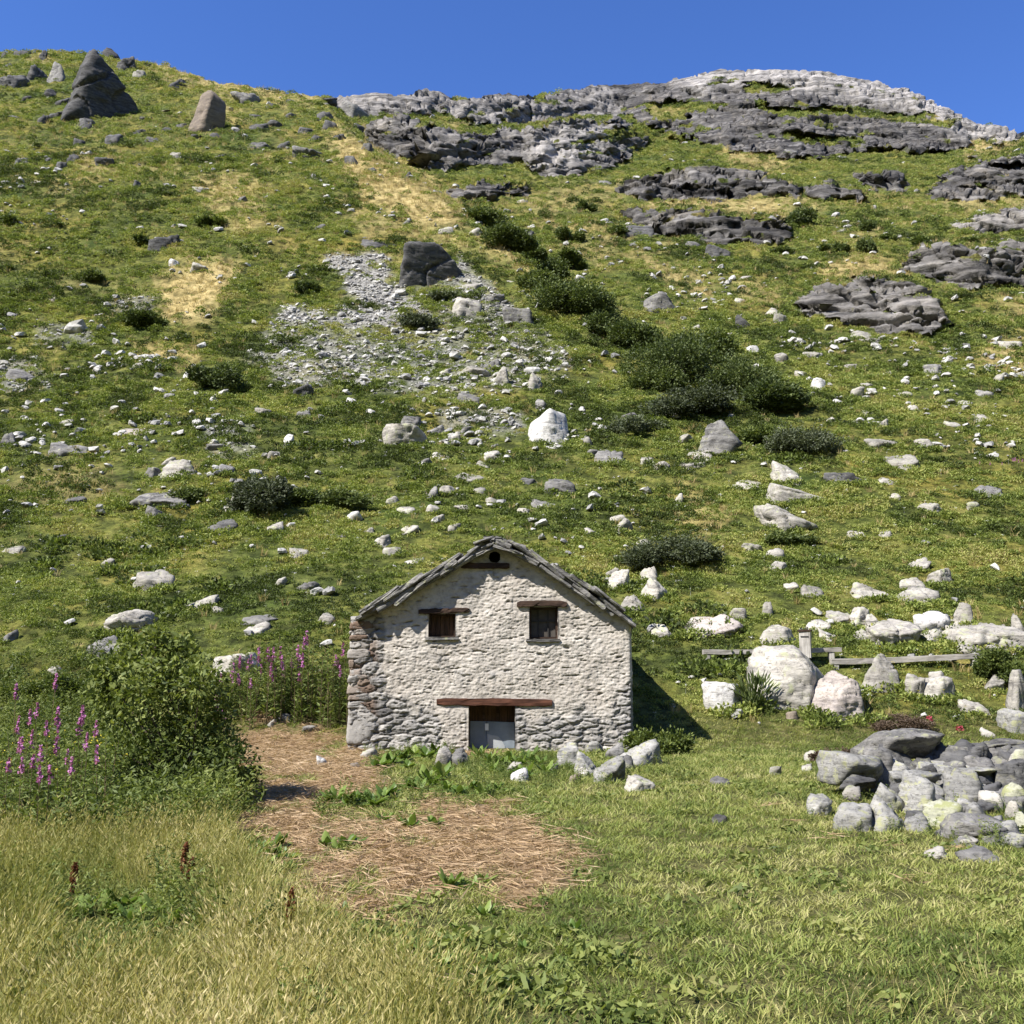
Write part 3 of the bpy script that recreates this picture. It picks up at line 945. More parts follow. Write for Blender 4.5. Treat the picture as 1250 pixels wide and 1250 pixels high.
def scatter(name, sources, P, rot, scl, idx_, tint, label, cat, kind='stuff'):
    me = bpy.data.meshes.new(name)
    n = len(P)
    me.vertices.add(n)
    me.vertices.foreach_set("co", np.asarray(P, np.float32).ravel())
    a = me.attributes.new("rot", 'FLOAT_VECTOR', 'POINT'); a.data.foreach_set("vector", np.asarray(rot, np.float32).ravel())
    a = me.attributes.new("scl", 'FLOAT', 'POINT'); a.data.foreach_set("value", np.asarray(scl, np.float32))
    a = me.attributes.new("pick", 'INT', 'POINT'); a.data.foreach_set("value", np.asarray(idx_, np.int32))
    a = me.attributes.new("tint", 'FLOAT', 'POINT'); a.data.foreach_set("value", np.asarray(tint, np.float32))
    o = bpy.data.objects.new(name, me)
    COL.objects.link(o)
    src = bpy.data.collections.new(name + "_kinds")
    for k, (sm, mat) in enumerate(sources):
        so = bpy.data.objects.new("%s_kind_%02d" % (name, k), sm)
        if not sm.materials: sm.materials.append(mat)
        src.objects.link(so)
    g = bpy.data.node_groups.new(name + "_scatter", 'GeometryNodeTree')
    g.interface.new_socket("Geometry", in_out='INPUT', socket_type='NodeSocketGeometry')
    g.interface.new_socket("Geometry", in_out='OUTPUT', socket_type='NodeSocketGeometry')
    gi, go = g.nodes.new("NodeGroupInput"), g.nodes.new("NodeGroupOutput")
    iop = g.nodes.new("GeometryNodeInstanceOnPoints")
    ci = g.nodes.new("GeometryNodeCollectionInfo")
    ci.inputs["Collection"].default_value = src
    ci.inputs["Separate Children"].default_value = True
    ci.inputs["Reset Children"].default_value = True
    def na(nm, t):
        x = g.nodes.new("GeometryNodeInputNamedAttribute")
        x.data_type = t
        x.inputs["Name"].default_value = nm
        return x.outputs["Attribute"]
    e2r = g.nodes.new("FunctionNodeEulerToRotation")
    g.links.new(na("rot", 'FLOAT_VECTOR'), e2r.inputs[0])
    g.links.new(gi.outputs[0], iop.inputs["Points"])
    g.links.new(ci.outputs[0], iop.inputs["Instance"])
    iop.inputs["Pick Instance"].default_value = True
    g.links.new(na("pick", 'INT'), iop.inputs["Instance Index"])
    g.links.new(e2r.outputs[0], iop.inputs["Rotation"])
    g.links.new(na("scl", 'FLOAT'), iop.inputs["Scale"])
    g.links.new(iop.outputs[0], go.inputs[0])
    md = o.modifiers.new("scatter", 'NODES')
    md.node_group = g
    tag(o, label, cat, kind=kind)
    return o

def leaves(rng, cen, L, Wd, dirs=None, up=0.0):
    """leaf-shaped quads at cen, length L, width Wd (arrays or scalars); dirs: preferred leaf axis"""
    n = len(cen)
    a = rng.normal(size=(n, 3))
    if dirs is not None: a = a * .5 + dirs * 1.3
    a[:, 2] += up
    a /= np.linalg.norm(a, axis=1)[:, None]
    b = np.cross(a, rng.normal(size=(n, 3)))
    b /= np.linalg.norm(b, axis=1)[:, None] + 1e-9
    L = np.broadcast_to(np.asarray(L, float), (n,))[:, None]
    Wd = np.broadcast_to(np.asarray(Wd, float), (n,))[:, None]
    v = np.stack([cen - a * L * .5, cen + b * Wd * .5 - a * L * .05, cen + a * L * .5, cen - b * Wd * .5 - a * L * .05], 1).reshape(-1, 3)
    f = np.arange(4 * n).reshape(n, 4)
    return v, f

def dome(rng, n, r, h, inner=.55):
    """points in the outer layer of a lumpy dome"""
    d = rng.normal(size=(n, 3))
    d[:, 2] = np.abs(d[:, 2])
    d /= np.linalg.norm(d, axis=1)[:, None]
    lump = 1 + .38 * perlin(d * 2.3 + rng.random(3) * 50)
    rr = (inner + (1 - inner) * rng.random(n) ** .5) * lump
    return d * rr[:, None] * np.array([r, r, h])

def blades(rng, n, r, h, w, lean=.5, seg=2, seed_heads=0.0):
    """grass tuft: n tapering blades"""
    V, F, lv = [], [], []
    k = 0
    for i in range(n):
        ang, rad = rng.random() * 6.283, r * rng.random() ** .5
        p = np.array([math.cos(ang) * rad, math.sin(ang) * rad, -.02])
        da = ang + rng.normal(0, .9)
        ln = lean * (0.3 + rng.random())
        hh = h * (.55 + .6 * rng.random())
        tip = p + np.array([math.cos(da) * ln * hh, math.sin(da) * ln * hh, hh])
        mid = p * .5 + tip * .5 + np.array([-math.cos(da) * ln * hh * .18, -math.sin(da) * ln * hh * .18, hh * .07])
        fa = rng.random() * 6.283
        s = np.array([math.cos(fa), math.sin(fa), 0]) * w * (.7 + .6 * rng.random())
        V += [p - s / 2, p + s / 2, mid + s * .42, mid - s * .42, tip]
        F.append((k, k + 1, k + 2, k + 3)); F.append((k + 3, k + 2, k + 4, k + 4))
        x = rng.random() * .75
        lv += [x, x]
        k += 5
        if rng.random() < seed_heads:
            dirv = tip - mid
            dirv /= np.linalg.norm(dirv)
            for q_ in range(3):
                s2 = np.cross(dirv, rng.normal(size=3))
                s2 *= w * .85 / np.linalg.norm(s2)
                l2 = w * 8
                b0 = tip - dirv * l2 * .6
                V += [b0, b0 + dirv * l2 * .45 + s2, b0 + dirv * l2 * 1.1, b0 + dirv * l2 * .45 - s2]
                F.append((k, k + 1, k + 2, k + 3))
                lv.append(.82 + .18 * rng.random())
                k += 4
    tri = [f[:3] for f in F if f[2] == f[3]]
    qd = [f for f in F if f[2] != f[3]]
    lt = [l for f, l in zip(F, lv) if f[2] == f[3]]
    lq = [l for f, l in zip(F, lv) if f[2] != f[3]]
    return np_mesh("tuft", V, [np.array(qd), np.array(tri)], False, {"lv": ('FACE', lq + lt)})

# ------------------------------------------------------------------ the stone barn
YF, HLEN = 23.5, 6.0
def on_wall(px, py, Y=YF):
    p = W(px, py, Y)
    return float(p[..., 0]), float(p[..., 2])
XL, _ = on_wall(426, 840)
XR, _ = on_wall(772, 840)
ZB = -0.45
barn = empty("stone_barn", ((XL + XR) / 2, YF, 0))
tag(barn, "small grey stone barn with plastered gable and slate roof at the hill's foot", "barn")
BX, BY = barn.location.x, barn.location.y
def L3(v):
    return np.asarray(v, float) - np.array([BX, BY, 0])

YR = YF - 0.27
RL = [on_wall(px, py, YR) for px, py in ((429, 746), (442, 738), (480, 720), (505, 705), (545, 687), (575, 667), (604, 657))]
RR = [on_wall(px, py, YR) for px, py in ((604, 657), (636, 664), (672, 687), (697, 704), (726, 717), (756, 738), (781, 753))]
roof_x = np.array([p[0] for p in RL] + [p[0] for p in RR[1:]])
roof_z = np.array([p[1] for p in RL] + [p[1] for p in RR[1:]])
def roofline(x):
    return np.interp(x, roof_x, roof_z) - 0.15
def px_rect(x0, y0, x1, y1):
    a, b = on_wall(x0, y1), on_wall(x1, y0)
    return (a[0], a[1], b[0], b[1])            # x0, z0, x1, z1
WIN1 = px_rect(523, 749, 556, 778)
WIN2 = px_rect(646, 741, 681, 780)
DOOR = px_rect(572, 861, 629, 925)
HOLE = (*on_wall(604, 680), 0.135)

def relief(x, z, seed=0, bare=0.0):
    """masonry: depth, stone mask, stone id, mask of dark joints and painted pit shade"""
    p3 = np.stack([x, z, 0 * x + seed * 7.7], 1)
    w1 = fbm(p3 * 1.6, 3)
    w2 = fbm(p3 * np.array([3.5, 6, 1]) + 5, 4)
    row = z / .165 + .9 * w1 + .35 * w2
    f1, f2, cid = cells2(x / .40 + .5 * w2, row, seed + 1)
    gap = f2 - f1
    stone_bulge = sstep(0.02, .38, gap)
    expo = np.clip(bare + .75 * fbm(p3 * .9 + 3, 3) * 1.6 + .3 * w2, -1, 1.2)   # where plaster has gone
    ex = sstep(-.02, .28, expo)
    f1b, f2b, _ = cells2(x / .13 + .7 * w2, z / .07 + .8 * w1, seed + 9)
    rub = sstep(0, .35, f2b - f1b)
    lump = fbm(p3 * np.array([6, 10, 1]) + 2, 5)
    lump2 = fbm(p3 * np.array([10, 26, 1]) + 8, 4, gain=.6)
    ridg = np.abs(fbm(p3 * np.array([4, 14, 1]) + 21, 5, gain=.62))
    d = .013 * lump + .020 * lump2 + .034 * ridg + .008 * rub * (1 - ex) + .045 * w1
    d = d + ex * (.034 * stone_bulge + .024 * (cid - .5) + .03 * ridg) - .018 * ex
    pit = sstep(.26, .46, fbm(p3 * np.array([3.6, 14, 1]) + 41, 3)) * .045
    d = d - pit
    crack = np.clip(ex * (1 - sstep(.0, .09, gap)) * .9 + sstep(.30, .48, fbm(p3 * np.array([3.6, 14, 1]) + 41, 3)) * .55, 0, 1)  # dark joints between stones, plus shade painted into the plaster pits
    return d, ex, cid, crack

def wall_sheet(name, u0, u1, z0, ztop, place, step, openings, bare_fn, rust_fn, seed):
    nu, nz = int((u1 - u0) / step) + 1, int((ztop(np.linspace(u0, u1, 400)).max() - z0) / step) + 2
    us, zs = np.linspace(u0, u1, nu), z0 + np.arange(nz) * step
    U, Z = np.meshgrid(us, zs)
    u, z = U.ravel(), Z.ravel()
    d, ex, cid, ck = relief(u, z, seed, bare_fn(u, z))
    edge = np.minimum(u - u0, u1 - u)
    d = d * sstep(-.01, .09, edge) - .045 * (1 - sstep(0, .05, edge))
    z = np.minimum(z, ztop(u))
    for kind, o in openings:
        if kind in 'rf':
            dd = np.maximum(np.maximum(o[0] - u, u - o[2]), np.maximum(o[1] - z, z - o[3]))
        else:
            dd = np.hypot(u - o[0], z - o[1]) - o[2]
        d = np.where(dd < .07, d * .4, d)
    V = place(u, z, d)
    I = np.arange(nu * nz).reshape(nz, nu)
    Q = np.stack([I[:-1, :-1], I[:-1, 1:], I[1:, 1:], I[1:, :-1]], -1).reshape(-1, 4)
    cu, cz = u[Q].mean(1), z[Q].mean(1)
    keep = (Z.ravel()[Q].min(1) < ztop(cu))
    for kind, o in openings:
        if kind == 'f': continue
        if kind == 'r':
            keep &= ~((cu > o[0]) & (cu < o[2]) & (cz > o[1]) & (cz < o[3]))
        else:
            keep &= ~(np.hypot(cu - o[0], cz - o[1]) < o[2])
    return V, Q[keep], ex, cid, ck, rust_fn(u, z)

XC = (XL + XR) / 2
def front_bare(x, z):
    low = sstep(1.35, .3, z) * (.28 + .30 * sstep(XL + 2.9, XL + 1.5, x) + .1 * sstep(XR - 1.6, XR - .4, x))
    left = sstep(XL + .95, XL + .45, x) * .75
    mid = .12 * sstep(1.6, 1.0, z)
    right = sstep(XR - .7, XR - .2, x) * .25
    return -.26 + low + left + mid + right
def front_rust(x, z):
    return sstep(XL + .75, XL + .5, x) * sstep(.55, .75, z) * .8
def jagged(x):
    return roofline(x) + .03 * np.sin(x * 9)
_ops = [('r', WIN1), ('r', WIN2), ('r', DOOR), ('c', HOLE)] + [('f', px_rect(*b_)) for b_ in ((563, 687, 622, 694), (509, 740, 574, 749), (629, 732, 694, 742), (533, 851, 674, 862))]
sheets = []
sheets.append(wall_sheet("front", XL, XR, ZB, jagged, lambda u, z, d: np.stack([u, YF - d, z], 1), .0185, _ops, front_bare, front_rust, 1))
side_top = lambda zz: (lambda u: np.full(np.shape(u), zz))
ZEL, ZER = float(roofline(XL + .05)), float(roofline(XR - .05))
sheets.append(wall_sheet("left", YF, YF + HLEN, ZB, side_top(ZEL), lambda u, z, d: np.stack([XL - d, u, z], 1), .05, [], lambda u, z: .35 + 0 * u, lambda u, z: .3 + 0 * u, 2))
sheets.append(wall_sheet("right", YF, YF + HLEN, ZB, side_top(ZER), lambda u, z, d: np.stack([XR + d, u, z], 1), .05, [], lambda u, z: .25 + 0 * u, lambda u, z: .1 + 0 * u, 3))
sheets.append(wall_sheet("back", XL, XR, ZB, jagged, lambda u, z, d: np.stack([u, YF + HLEN + d, z], 1), .06, [], lambda u, z: .3 + 0 * u, lambda u, z: .1 + 0 * u, 4))
# reveals of the openings: rough returns going back into the wall
vs, qs, at, off = [], [], {k: [] for k in ("stone", "sid", "crack", "rust")}, 0
for V, Q, ex, cid, ck, ru in sheets:
    vs.append(V); qs.append(Q + off); off += len(V)
    for k, a in zip(("stone", "sid", "crack", "rust"), (ex, cid, ck, ru)): at[k].append(a)
def reveal(o, depth):
    global off
    n = 14
    pts = []
    for a, b in (((o[0], o[1]), (o[2], o[1])), ((o[2], o[1]), (o[2], o[3])), ((o[2], o[3]), (o[0], o[3])), ((o[0], o[3]), (o[0], o[1]))):
        for t in np.linspace(0, 1, n, endpoint=False):
            pts.append((a[0] + (b[0] - a[0]) * t, a[1] + (b[1] - a[1]) * t))
    pts = np.array(pts)
    m, lay = len(pts), 6
    V = []
    for k in range(lay):
        jit = fbm(np.stack([pts[:, 0] * 7, pts[:, 1] * 7, np.full(m, k * .6)], 1), 3) * .03
        ctr = np.array([(o[0] + o[2]) / 2, (o[1] + o[3]) / 2])
        dv = pts - ctr
        dv /= np.linalg.norm(dv, axis=1)[:, None]
        pp = pts + dv * (.006 + (jit[:, None] if k else 0))
        V.append(np.stack([pp[:, 0], np.full(m, YF - .015 + depth * k / (lay - 1)), pp[:, 1]], 1))
    V = np.concatenate(V)
    Q = []
    for k in range(lay - 1):
        for i in range(m):
            j = (i + 1) % m
            Q.append((k * m + i, k * m + j, (k + 1) * m + j, (k + 1) * m + i))
    vs.append(V); qs.append(np.array(Q) + off); off += len(V)
    for k, a in zip(("stone", "sid", "crack", "rust"), (.35, .5, .1, 0)): at[k].append(np.full(len(V), a))
for o in (WIN1, WIN2): reveal(o, .42)
reveal(DOOR, .62)
wall = link("wall", np_mesh("wall", L3(np.concatenate(vs)), np.concatenate(qs), True, {k: ('POINT', np.concatenate(v)) for k, v in at.items()}), M['wall'], barn)

# the round vent near the ridge
mb = MB()
ang = np.arange(20) * 2 * math.pi / 20
ring = lambda r, y: np.stack([HOLE[0] + r * np.cos(ang), np.full(20, y), HOLE[1] + r * np.sin(ang)], 1)
mb.add(np.concatenate([L3(ring(HOLE[2] + .012, YF - .012)), L3(ring(HOLE[2] * .95, YF + .38))]),
       [(i, (i + 1) % 20, 20 + (i + 1) % 20, 20 + i) for i in range(20)] + [tuple(range(20, 40))])
mb.build("vent_hole", M['hole'], barn)

# corner stones, left edge: bare rusty blocks
rng = np.random.default_rng(5)
zt = on_wall(428, 752)[1]
z, n_, flip = ZB, 0, True
cv, cf, cs_, co = [], [], [], 0
while z < zt - .04:
    h = min((.58, .82)[n_] if n_ < 2 else rng.uniform(.09, .27), zt - z)
    w = .68 if n_ < 2 else (rng.uniform(.45, .80) if flip else rng.uniform(.18, .42))
    flip = not flip
    u = lambda: rng.uniform(-.13, .13)
    pl = [(-1, u(), u(), .62), (1, u(), u() * 1.6, .60), (u(), -1, u(), .60), (u(), 1, 0, .6), (u() * .5, u(), 1, .60), (u() * .5, u(), -1, .60),
          (.8, -.3, .6, .80), (-.5, -.7, .5, .82), (.4, -.7, -.6, .80)]
    p, f = rock_shape(w, .50, h * .98, rng, 4, planes=pl, rough=.045, sink=0, round_=.03)
    p = p + L3((XL + w / 2 - .045 + rng.normal(0, .012), YF + .21 + rng.normal(0, .012), z))
    cv.append(p); cf.append(f + co); co += len(p)
    cs_.append(np.full(len(f), .76 if n_ == 1 else rng.random()))
    z += h
    n_ += 1
cf = np.concatenate(cf)
link("corner_stones", np_mesh("corner_stones", np.concatenate(cv), cf, True, {"sid": ('FACE', np.concatenate(cs_)), "stone": ('FACE', np.ones(len(cf))),
     "rust": ('FACE', np.full(len(cf), .85))}), M['wall'], barn)

# roof: overlapping rough slates
rng = np.random.default_rng(21)
mb = MB()
def slate(o, along, down, nrm, la, ld, th, jit):
    """irregular slab: la along the ridge (from o), ld down the slope"""
    nn = 5
    pts = []
    for t in np.linspace(0, 1, nn, endpoint=False): pts.append((t * la, rng.normal(0, jit)))
    for t in np.linspace(0, 1, nn - 1, endpoint=False): pts.append((la + rng.normal(0, jit), t * ld))
    for t in np.linspace(1, 0, nn, endpoint=False): pts.append((t * la, ld + rng.normal(0, jit * 1.6)))
    for t in np.linspace(1, 0, nn - 1, endpoint=False): pts.append((rng.normal(0, jit), t * ld))
    ol = np.array(pts)
    # centre the outline so that the ring scaling keeps it in place
    c = ol.mean(0)
    oo = np.asarray(o) + c[0] * np.asarray(along) + c[1] * np.asarray(down)
    mb.prism(ol - c, th, (oo, along, down, nrm), jit=.012, rng=rng)
for side in (0, 1):
    prof = RL[::-1] if side == 0 else RR
    prof = [np.array(p) for p in prof]
    # arc-length walk down the slope
    seg = [np.linalg.norm(prof[i + 1] - prof[i]) for i in range(len(prof) - 1)]
    cum = np.concatenate([[0], np.cumsum(seg)])
    def at_s(s):
        return np.array([np.interp(s, cum, [p[0] for p in prof]), np.interp(s, cum, [p[1] for p in prof])])
    S = cum[-1]
    ncourse = 7
    for layer in range(3):
        for c in range(ncourse):
            s1 = S * (c + 1 - .36 * layer) / ncourse + rng.normal(.02, .05) + (0 if c < ncourse - 1 else 0.05)
            s0 = max(0.0, s1 - S / ncourse - .40)
            a, b = at_s(s0), at_s(s1)
            dvec = (b - a) / (np.linalg.norm(b - a) + 1e-9)
            nv = np.array([-dvec[1], dvec[0]]) if dvec[0] > 0 else np.array([dvec[1], -dvec[0]])
            y = YR - rng.uniform(-.07, .09)
            yend = YF + HLEN + .3
            while y < yend:
                wdt = rng.uniform(.55, 1.0)
                th = rng.uniform(.06, .11)
                sag = .015 * math.sin(y * 1.1 + c) - .012
                tilt = rng.normal(.075, .035)
                dd = np.array([dvec[0], 0, dvec[1]])
                nn_ = np.array([nv[0], 0, nv[1]])
                dn = dd * math.cos(tilt) + nn_ * math.sin(tilt) * -1
                nn2 = np.cross(dn, np.array([0, 1, 0]))
                if nn2[2] < 0: nn2 = -nn2
                o = np.array([a[0], y, a[1]]) + nn_ * (-.25 + .085 * layer + .045 + sag + rng.normal(0, .014))
                slate(L3(o), (0, 1, 0), dn, nn2, wdt * .985, np.linalg.norm(b - a) + rng.normal(0, .04), th, .022)
                y += wdt
roof = mb.build("roof", M['slate'], barn)
# ridge stones
mb = MB()
rx, rz = RL[-1]
y = YR - .05
while y < YF + HLEN + .2:
    ln = rng.uniform(.5, .8)
    for dx, dz, w in ((-.17, -.075, .50), (.17, -.10, .48), (.0, -.03, .42)):
        th = rng.uniform(.05, .08)
        tx = rng.normal(0, .08) + (-.22 if dx < 0 else (.25 if dx > 0 else 0)) * -1
        ex = np.array([math.cos(tx), 0, math.sin(tx)])
        ol = np.array([(-w / 2, -ln / 2), (-w * .1, -ln * .53), (w / 2, -ln * .46), (w * .53, 0), (w * .47, ln / 2), (0, ln * .48), (-w * .48, ln * .5), (-w * .52, .05)])
        ol = ol + rng.normal(0, .02, ol.shape)
        mb.prism(ol, th, (L3((rx + dx + rng.normal(0, .03), y + ln / 2, rz + dz)), ex, (0, 1, 0), np.cross(ex, (0, 1, 0))), jit=.012, rng=rng)
    y += ln
mb.build("ridge_stones", M['slate'], roof)

def on_front(x0, z0, x1, z1, y0, y1, mb, R=None, jit=.004):
    mb.box(L3(((x0 + x1) / 2, (y0 + y1) / 2, (z0 + z1) / 2)), (x1 - x0, abs(y1 - y0), z1 - z0), R, jit, rng)

def beam(px0, py0, px1, py1, proud, mat, name, parent, arch=0.0, tilt=0.0):
    x0, z0 = on_wall(px0, py1)
    x1, z1 = on_wall(px1, py0)
    n = 16
    xs = np.linspace(x0, x1, n)
    h = z1 - z0
    m_ = MB()
    V = []
    for k, x in enumerate(xs):
        t = k / (n - 1)
        up = arch * 4 * t * (1 - t) * h + tilt * (t - .5) * h
        j = rng.normal(0, .007, 8)
        endt = 1 - .25 * (abs(t - .5) > .46)
        prof = [(-proud - .03, .06), (-proud * 1.05 - .03, .5), (-proud * .9 - .03, .95), (.1, 1.0), (.24, 1.0), (.24, 0), (.1, 0), (-proud * .8, -.02)]
        for i, (yy, zz) in enumerate(prof):
            V.append((x, YF + yy + j[i] * .6, z0 + (zz - .5) * h * endt + .5 * h + up + j[i]))
    F = []
    for k in range(n - 1):
        for i in range(8):
            j2 = (i + 1) % 8
            F.append((k * 8 + i, k * 8 + j2, (k + 1) * 8 + j2, (k + 1) * 8 + i))
    F.append(tuple(range(8)))
    F.append(tuple((n - 1) * 8 + i for i in range(8))[::-1])
    m_.add(L3(V), F)
    return m_.build(name, mat, parent)

# the beam under the vent
beam(563, 687, 622, 694, .05, M['beam_dark'], "wooden_beam", barn)

# small window with wooden shutter
def window_frame(o, bar, y0, y1, mat, parent, name="frame"):
    m_ = MB()
    on_front(o[0], o[1], o[0] + bar, o[3], y0, y1, m_)
    on_front(o[2] - bar, o[1], o[2], o[3], y0, y1, m_)
    on_front(o[0] + bar + .002, o[3] - bar, o[2] - bar - .002, o[3], y0 + .004, y1 - .004, m_)
    on_front(o[0] + bar + .002, o[1], o[2] - bar - .002, o[1] + bar, y0 + .004, y1 - .004, m_)
    return m_.build(name, mat, parent)
w1 = window_frame(WIN1, .045, YF + .17, YF + .26, M['beam_dark'], barn, "window")
m_ = MB()
nb = 5
x0, x1 = WIN1[0] + .05, WIN1[2] - .05
for k in range(nb):
    a, b = x0 + (x1 - x0) * k / nb + .004, x0 + (x1 - x0) * (k + 1) / nb - .006
    on_front(a, WIN1[1] + .05, b, WIN1[3] - .05, YF + .225 + rng.normal(0, .004), YF + .255, m_, jit=.002)
m_.build("shutter", M['plank_v'], w1)["label"] = "brown boarded shutter"
beam(511, 742.5, 573, 748.5, .02, M['beam_dark'], "lintel", w1, tilt=.35)
def sill(px0, py0, px1, py1, parent):
    x0, z0 = on_wall(px0, py1)
    x1, z1 = on_wall(px1, py0)
    m_ = MB()
    ol = np.array([(x0, -.06), ((x0 + x1) / 2, -.075), (x1, -.055), (x1 + .02, .2), (x0 - .02, .2)])
    c = ol.mean(0)
    m_.prism(ol - c, z1 - z0, (L3((c[0], YF + c[1], z0)), (1, 0, 0), (0, 1, 0), (0, 0, 1)), jit=.008, rng=rng)
    return m_.build("sill", M['slate'], parent)
sill(519, 777.6, 560, 781.5, w1)
# larger window with a barred casement
w2 = window_frame(WIN2, .05, YF + .17, YF + .27, M['beam_dark'], barn, "window")
m_ = MB()
on_front(WIN2[0] + .052, WIN2[1] + .052, WIN2[2] - .052, WIN2[3] - .052, YF + .24, YF + .26, m_, jit=0)
m_.build("pane", M['pane'], w2)
m_ = MB()
for t in (1 / 3, 2 / 3):
    x = WIN2[0] + (WIN2[2] - WIN2[0]) * t
    on_front(x - .013, WIN2[1] + .052, x + .013, WIN2[3] - .052, YF + .205, YF + .235, m_, jit=.002)
zz = WIN2[1] + (WIN2[3] - WIN2[1]) * .56
on_front(WIN2[0] + .052, zz - .011, WIN2[2] - .052, zz + .011, YF + .198, YF + .232, m_, jit=.002)
m_.build("glazing_bars", M['iron'], w2)
beam(631, 734.5, 692, 741.5, .03, M['beam_dark'], "lintel", w2, arch=.25)
sill(642, 780, 684, 783.5, w2)

# doorway
beam(533, 852.5, 674, 861.5, .015, M['beam'], "door_lintel", barn, tilt=-.15)
door = empty("door", (0, 0, 0))
door.parent = barn
dz = DOOR[1]
m_ = MB()
nb = 6
for k in range(nb):
    a = DOOR[0] + (DOOR[2] - DOOR[0]) * k / nb
    b = DOOR[0] + (DOOR[2] - DOOR[0]) * (k + 1) / nb - .008
    on_front(a, dz, b, DOOR[3] - .01, YF + .44 + rng.normal(0, .005), YF + .48, m_, jit=.002)
m_.build("boards", M['plank_v'], door)
ztop_sheet = on_wall(600, 882)[1]
xm = on_wall(593, 890)[0]
m_ = MB()
ol = np.array([(DOOR[0] + .01, dz), (xm, dz), (xm + .005, ztop_sheet), (DOOR[0] + .015, ztop_sheet + .01)])
m_.prism(ol - ol.mean(0), .008, (L3((ol[:, 0].mean(), YF + .42, ol[:, 1].mean())), (1, 0, 0), (0, 0, 1), (0, -1, 0)), jit=.002, rng=rng)
m_.build("metal_sheet", M['zinc'], door)["label"] = "darker blue grey metal sheet"
m_ = MB()
ol = np.array([(xm - .01, dz), (DOOR[2] - .01, dz), (DOOR[2] - .012, ztop_sheet - .02), (xm + .02, ztop_sheet)])
m_.prism(ol - ol.mean(0), .008, (L3((ol[:, 0].mean(), YF + .40, ol[:, 1].mean())), (1, 0, 0), (0, 0, 1), (0, -1, 0)), jit=.002, rng=rng)
m_.build("metal_sheet", M['zinc'], door)
m_ = MB()
ol = np.array([on_wall(*p) for p in ((594, 897), (600, 899), (607, 900), (612, 905), (616, 912), (618, 925), (596, 925))])  # outline and pale colour stand in for sunlight on the door
m_.prism(ol - ol.mean(0), .005, (L3((ol[:, 0].mean(), YF + .388, ol[:, 1].mean())), (1, 0, 0), (0, 0, 1), (0, -1, 0)), jit=.001, rng=rng)
m_.build("sun_patch_plate", M['zinc_sunlit'], door)["label"] = "paler plate painted as a patch of sunlight"
m_ = MB()
a, b = on_wall(591.5, 893), on_wall(596, 884.5)
on_front(a[0], a[1], b[0], b[1], YF + .36, YF + .365, m_, jit=0)
m_.build("paper_note", M['paper'], door)
m_ = MB()
on_front(DOOR[0] + .3, ztop_sheet + .02, DOOR[0] + .36, DOOR[3] - .01, YF + .40, YF + .435, m_, jit=.003)
m_.build("batten", M['beam_dark'], door)
m_ = MB()
on_front(DOOR[0] + .62, ztop_sheet + .02, DOOR[0] + .68, DOOR[3] - .01, YF + .40, YF + .435, m_, jit=.003)
m_.build("batten", M['beam_dark'], door)

# ------------------------------------------------------------------ boulders and stones
def put_rock(px, py, w, h, kind, seed, name=None, depth=.85, **kw):
    """a rock whose visible outline in the photograph is about w x h pixels, centred at px,py"""
    rng = np.random.default_rng(seed)
    yb = py + h / 2
    g = ground([px], [yb - min(2.0, h * .1)])[0]
    Y = g[1]
    mpp = Y / FPX / 1.0
    W_, H_ = w * mpp * 1.03, h * mpp * ((1.12 if py > 690 else 1.04) if py < 890 else .95)
    D_ = max(W_ * depth, H_ * .6)
    flat_ = h / w < .42
    big = w > 40
    # on a slope part of the rock's own height is hidden by nothing, but its back sinks into the hill
    sub = 5 if w > 60 else (4 if w > 24 else 3)
    if flat_: kw.setdefault('sink', .9)
    p, f = rock_shape(W_, D_, H_ * (1.0 if not flat_ else .95), rng, sub, flatness=2 if flat_ else 1, **kw)
    # back half follows the hillside upward so slabs lie on the ground
    slope = ground([px], [yb - 14])[0] - ground([px], [yb + 2])[0]
    sl = np.clip(slope[2] / max(.2, slope[1]), 0, .8)
    if flat_ and kw.get('sink', 0) > .5:
        p[:, 2] += (p[:, 1] + D_ * .35) * sl * .75
        p[:, 2] -= max(0, D_ * .35 * sl * .4)
        zt = p[:, 2].max()
        p[:, 2] *= np.where(p[:, 2] > 0, min(1.0, 1.15 * H_ / max(zt, 1e-6)), 1)
    me = np_mesh("rock", p, f, True)
    mat = M[kind]
    if name is None: name = "boulder" if W_ > 1.3 else "rock"
    o = link(name, me, mat, None, (g[0], g[1] + D_ * .30, g[2]))
    return o

KIND = dict(p='pale', w='white', g='grey', d='dark', t='tan', l='lichen', y='yellow', k='pink', s='slate')
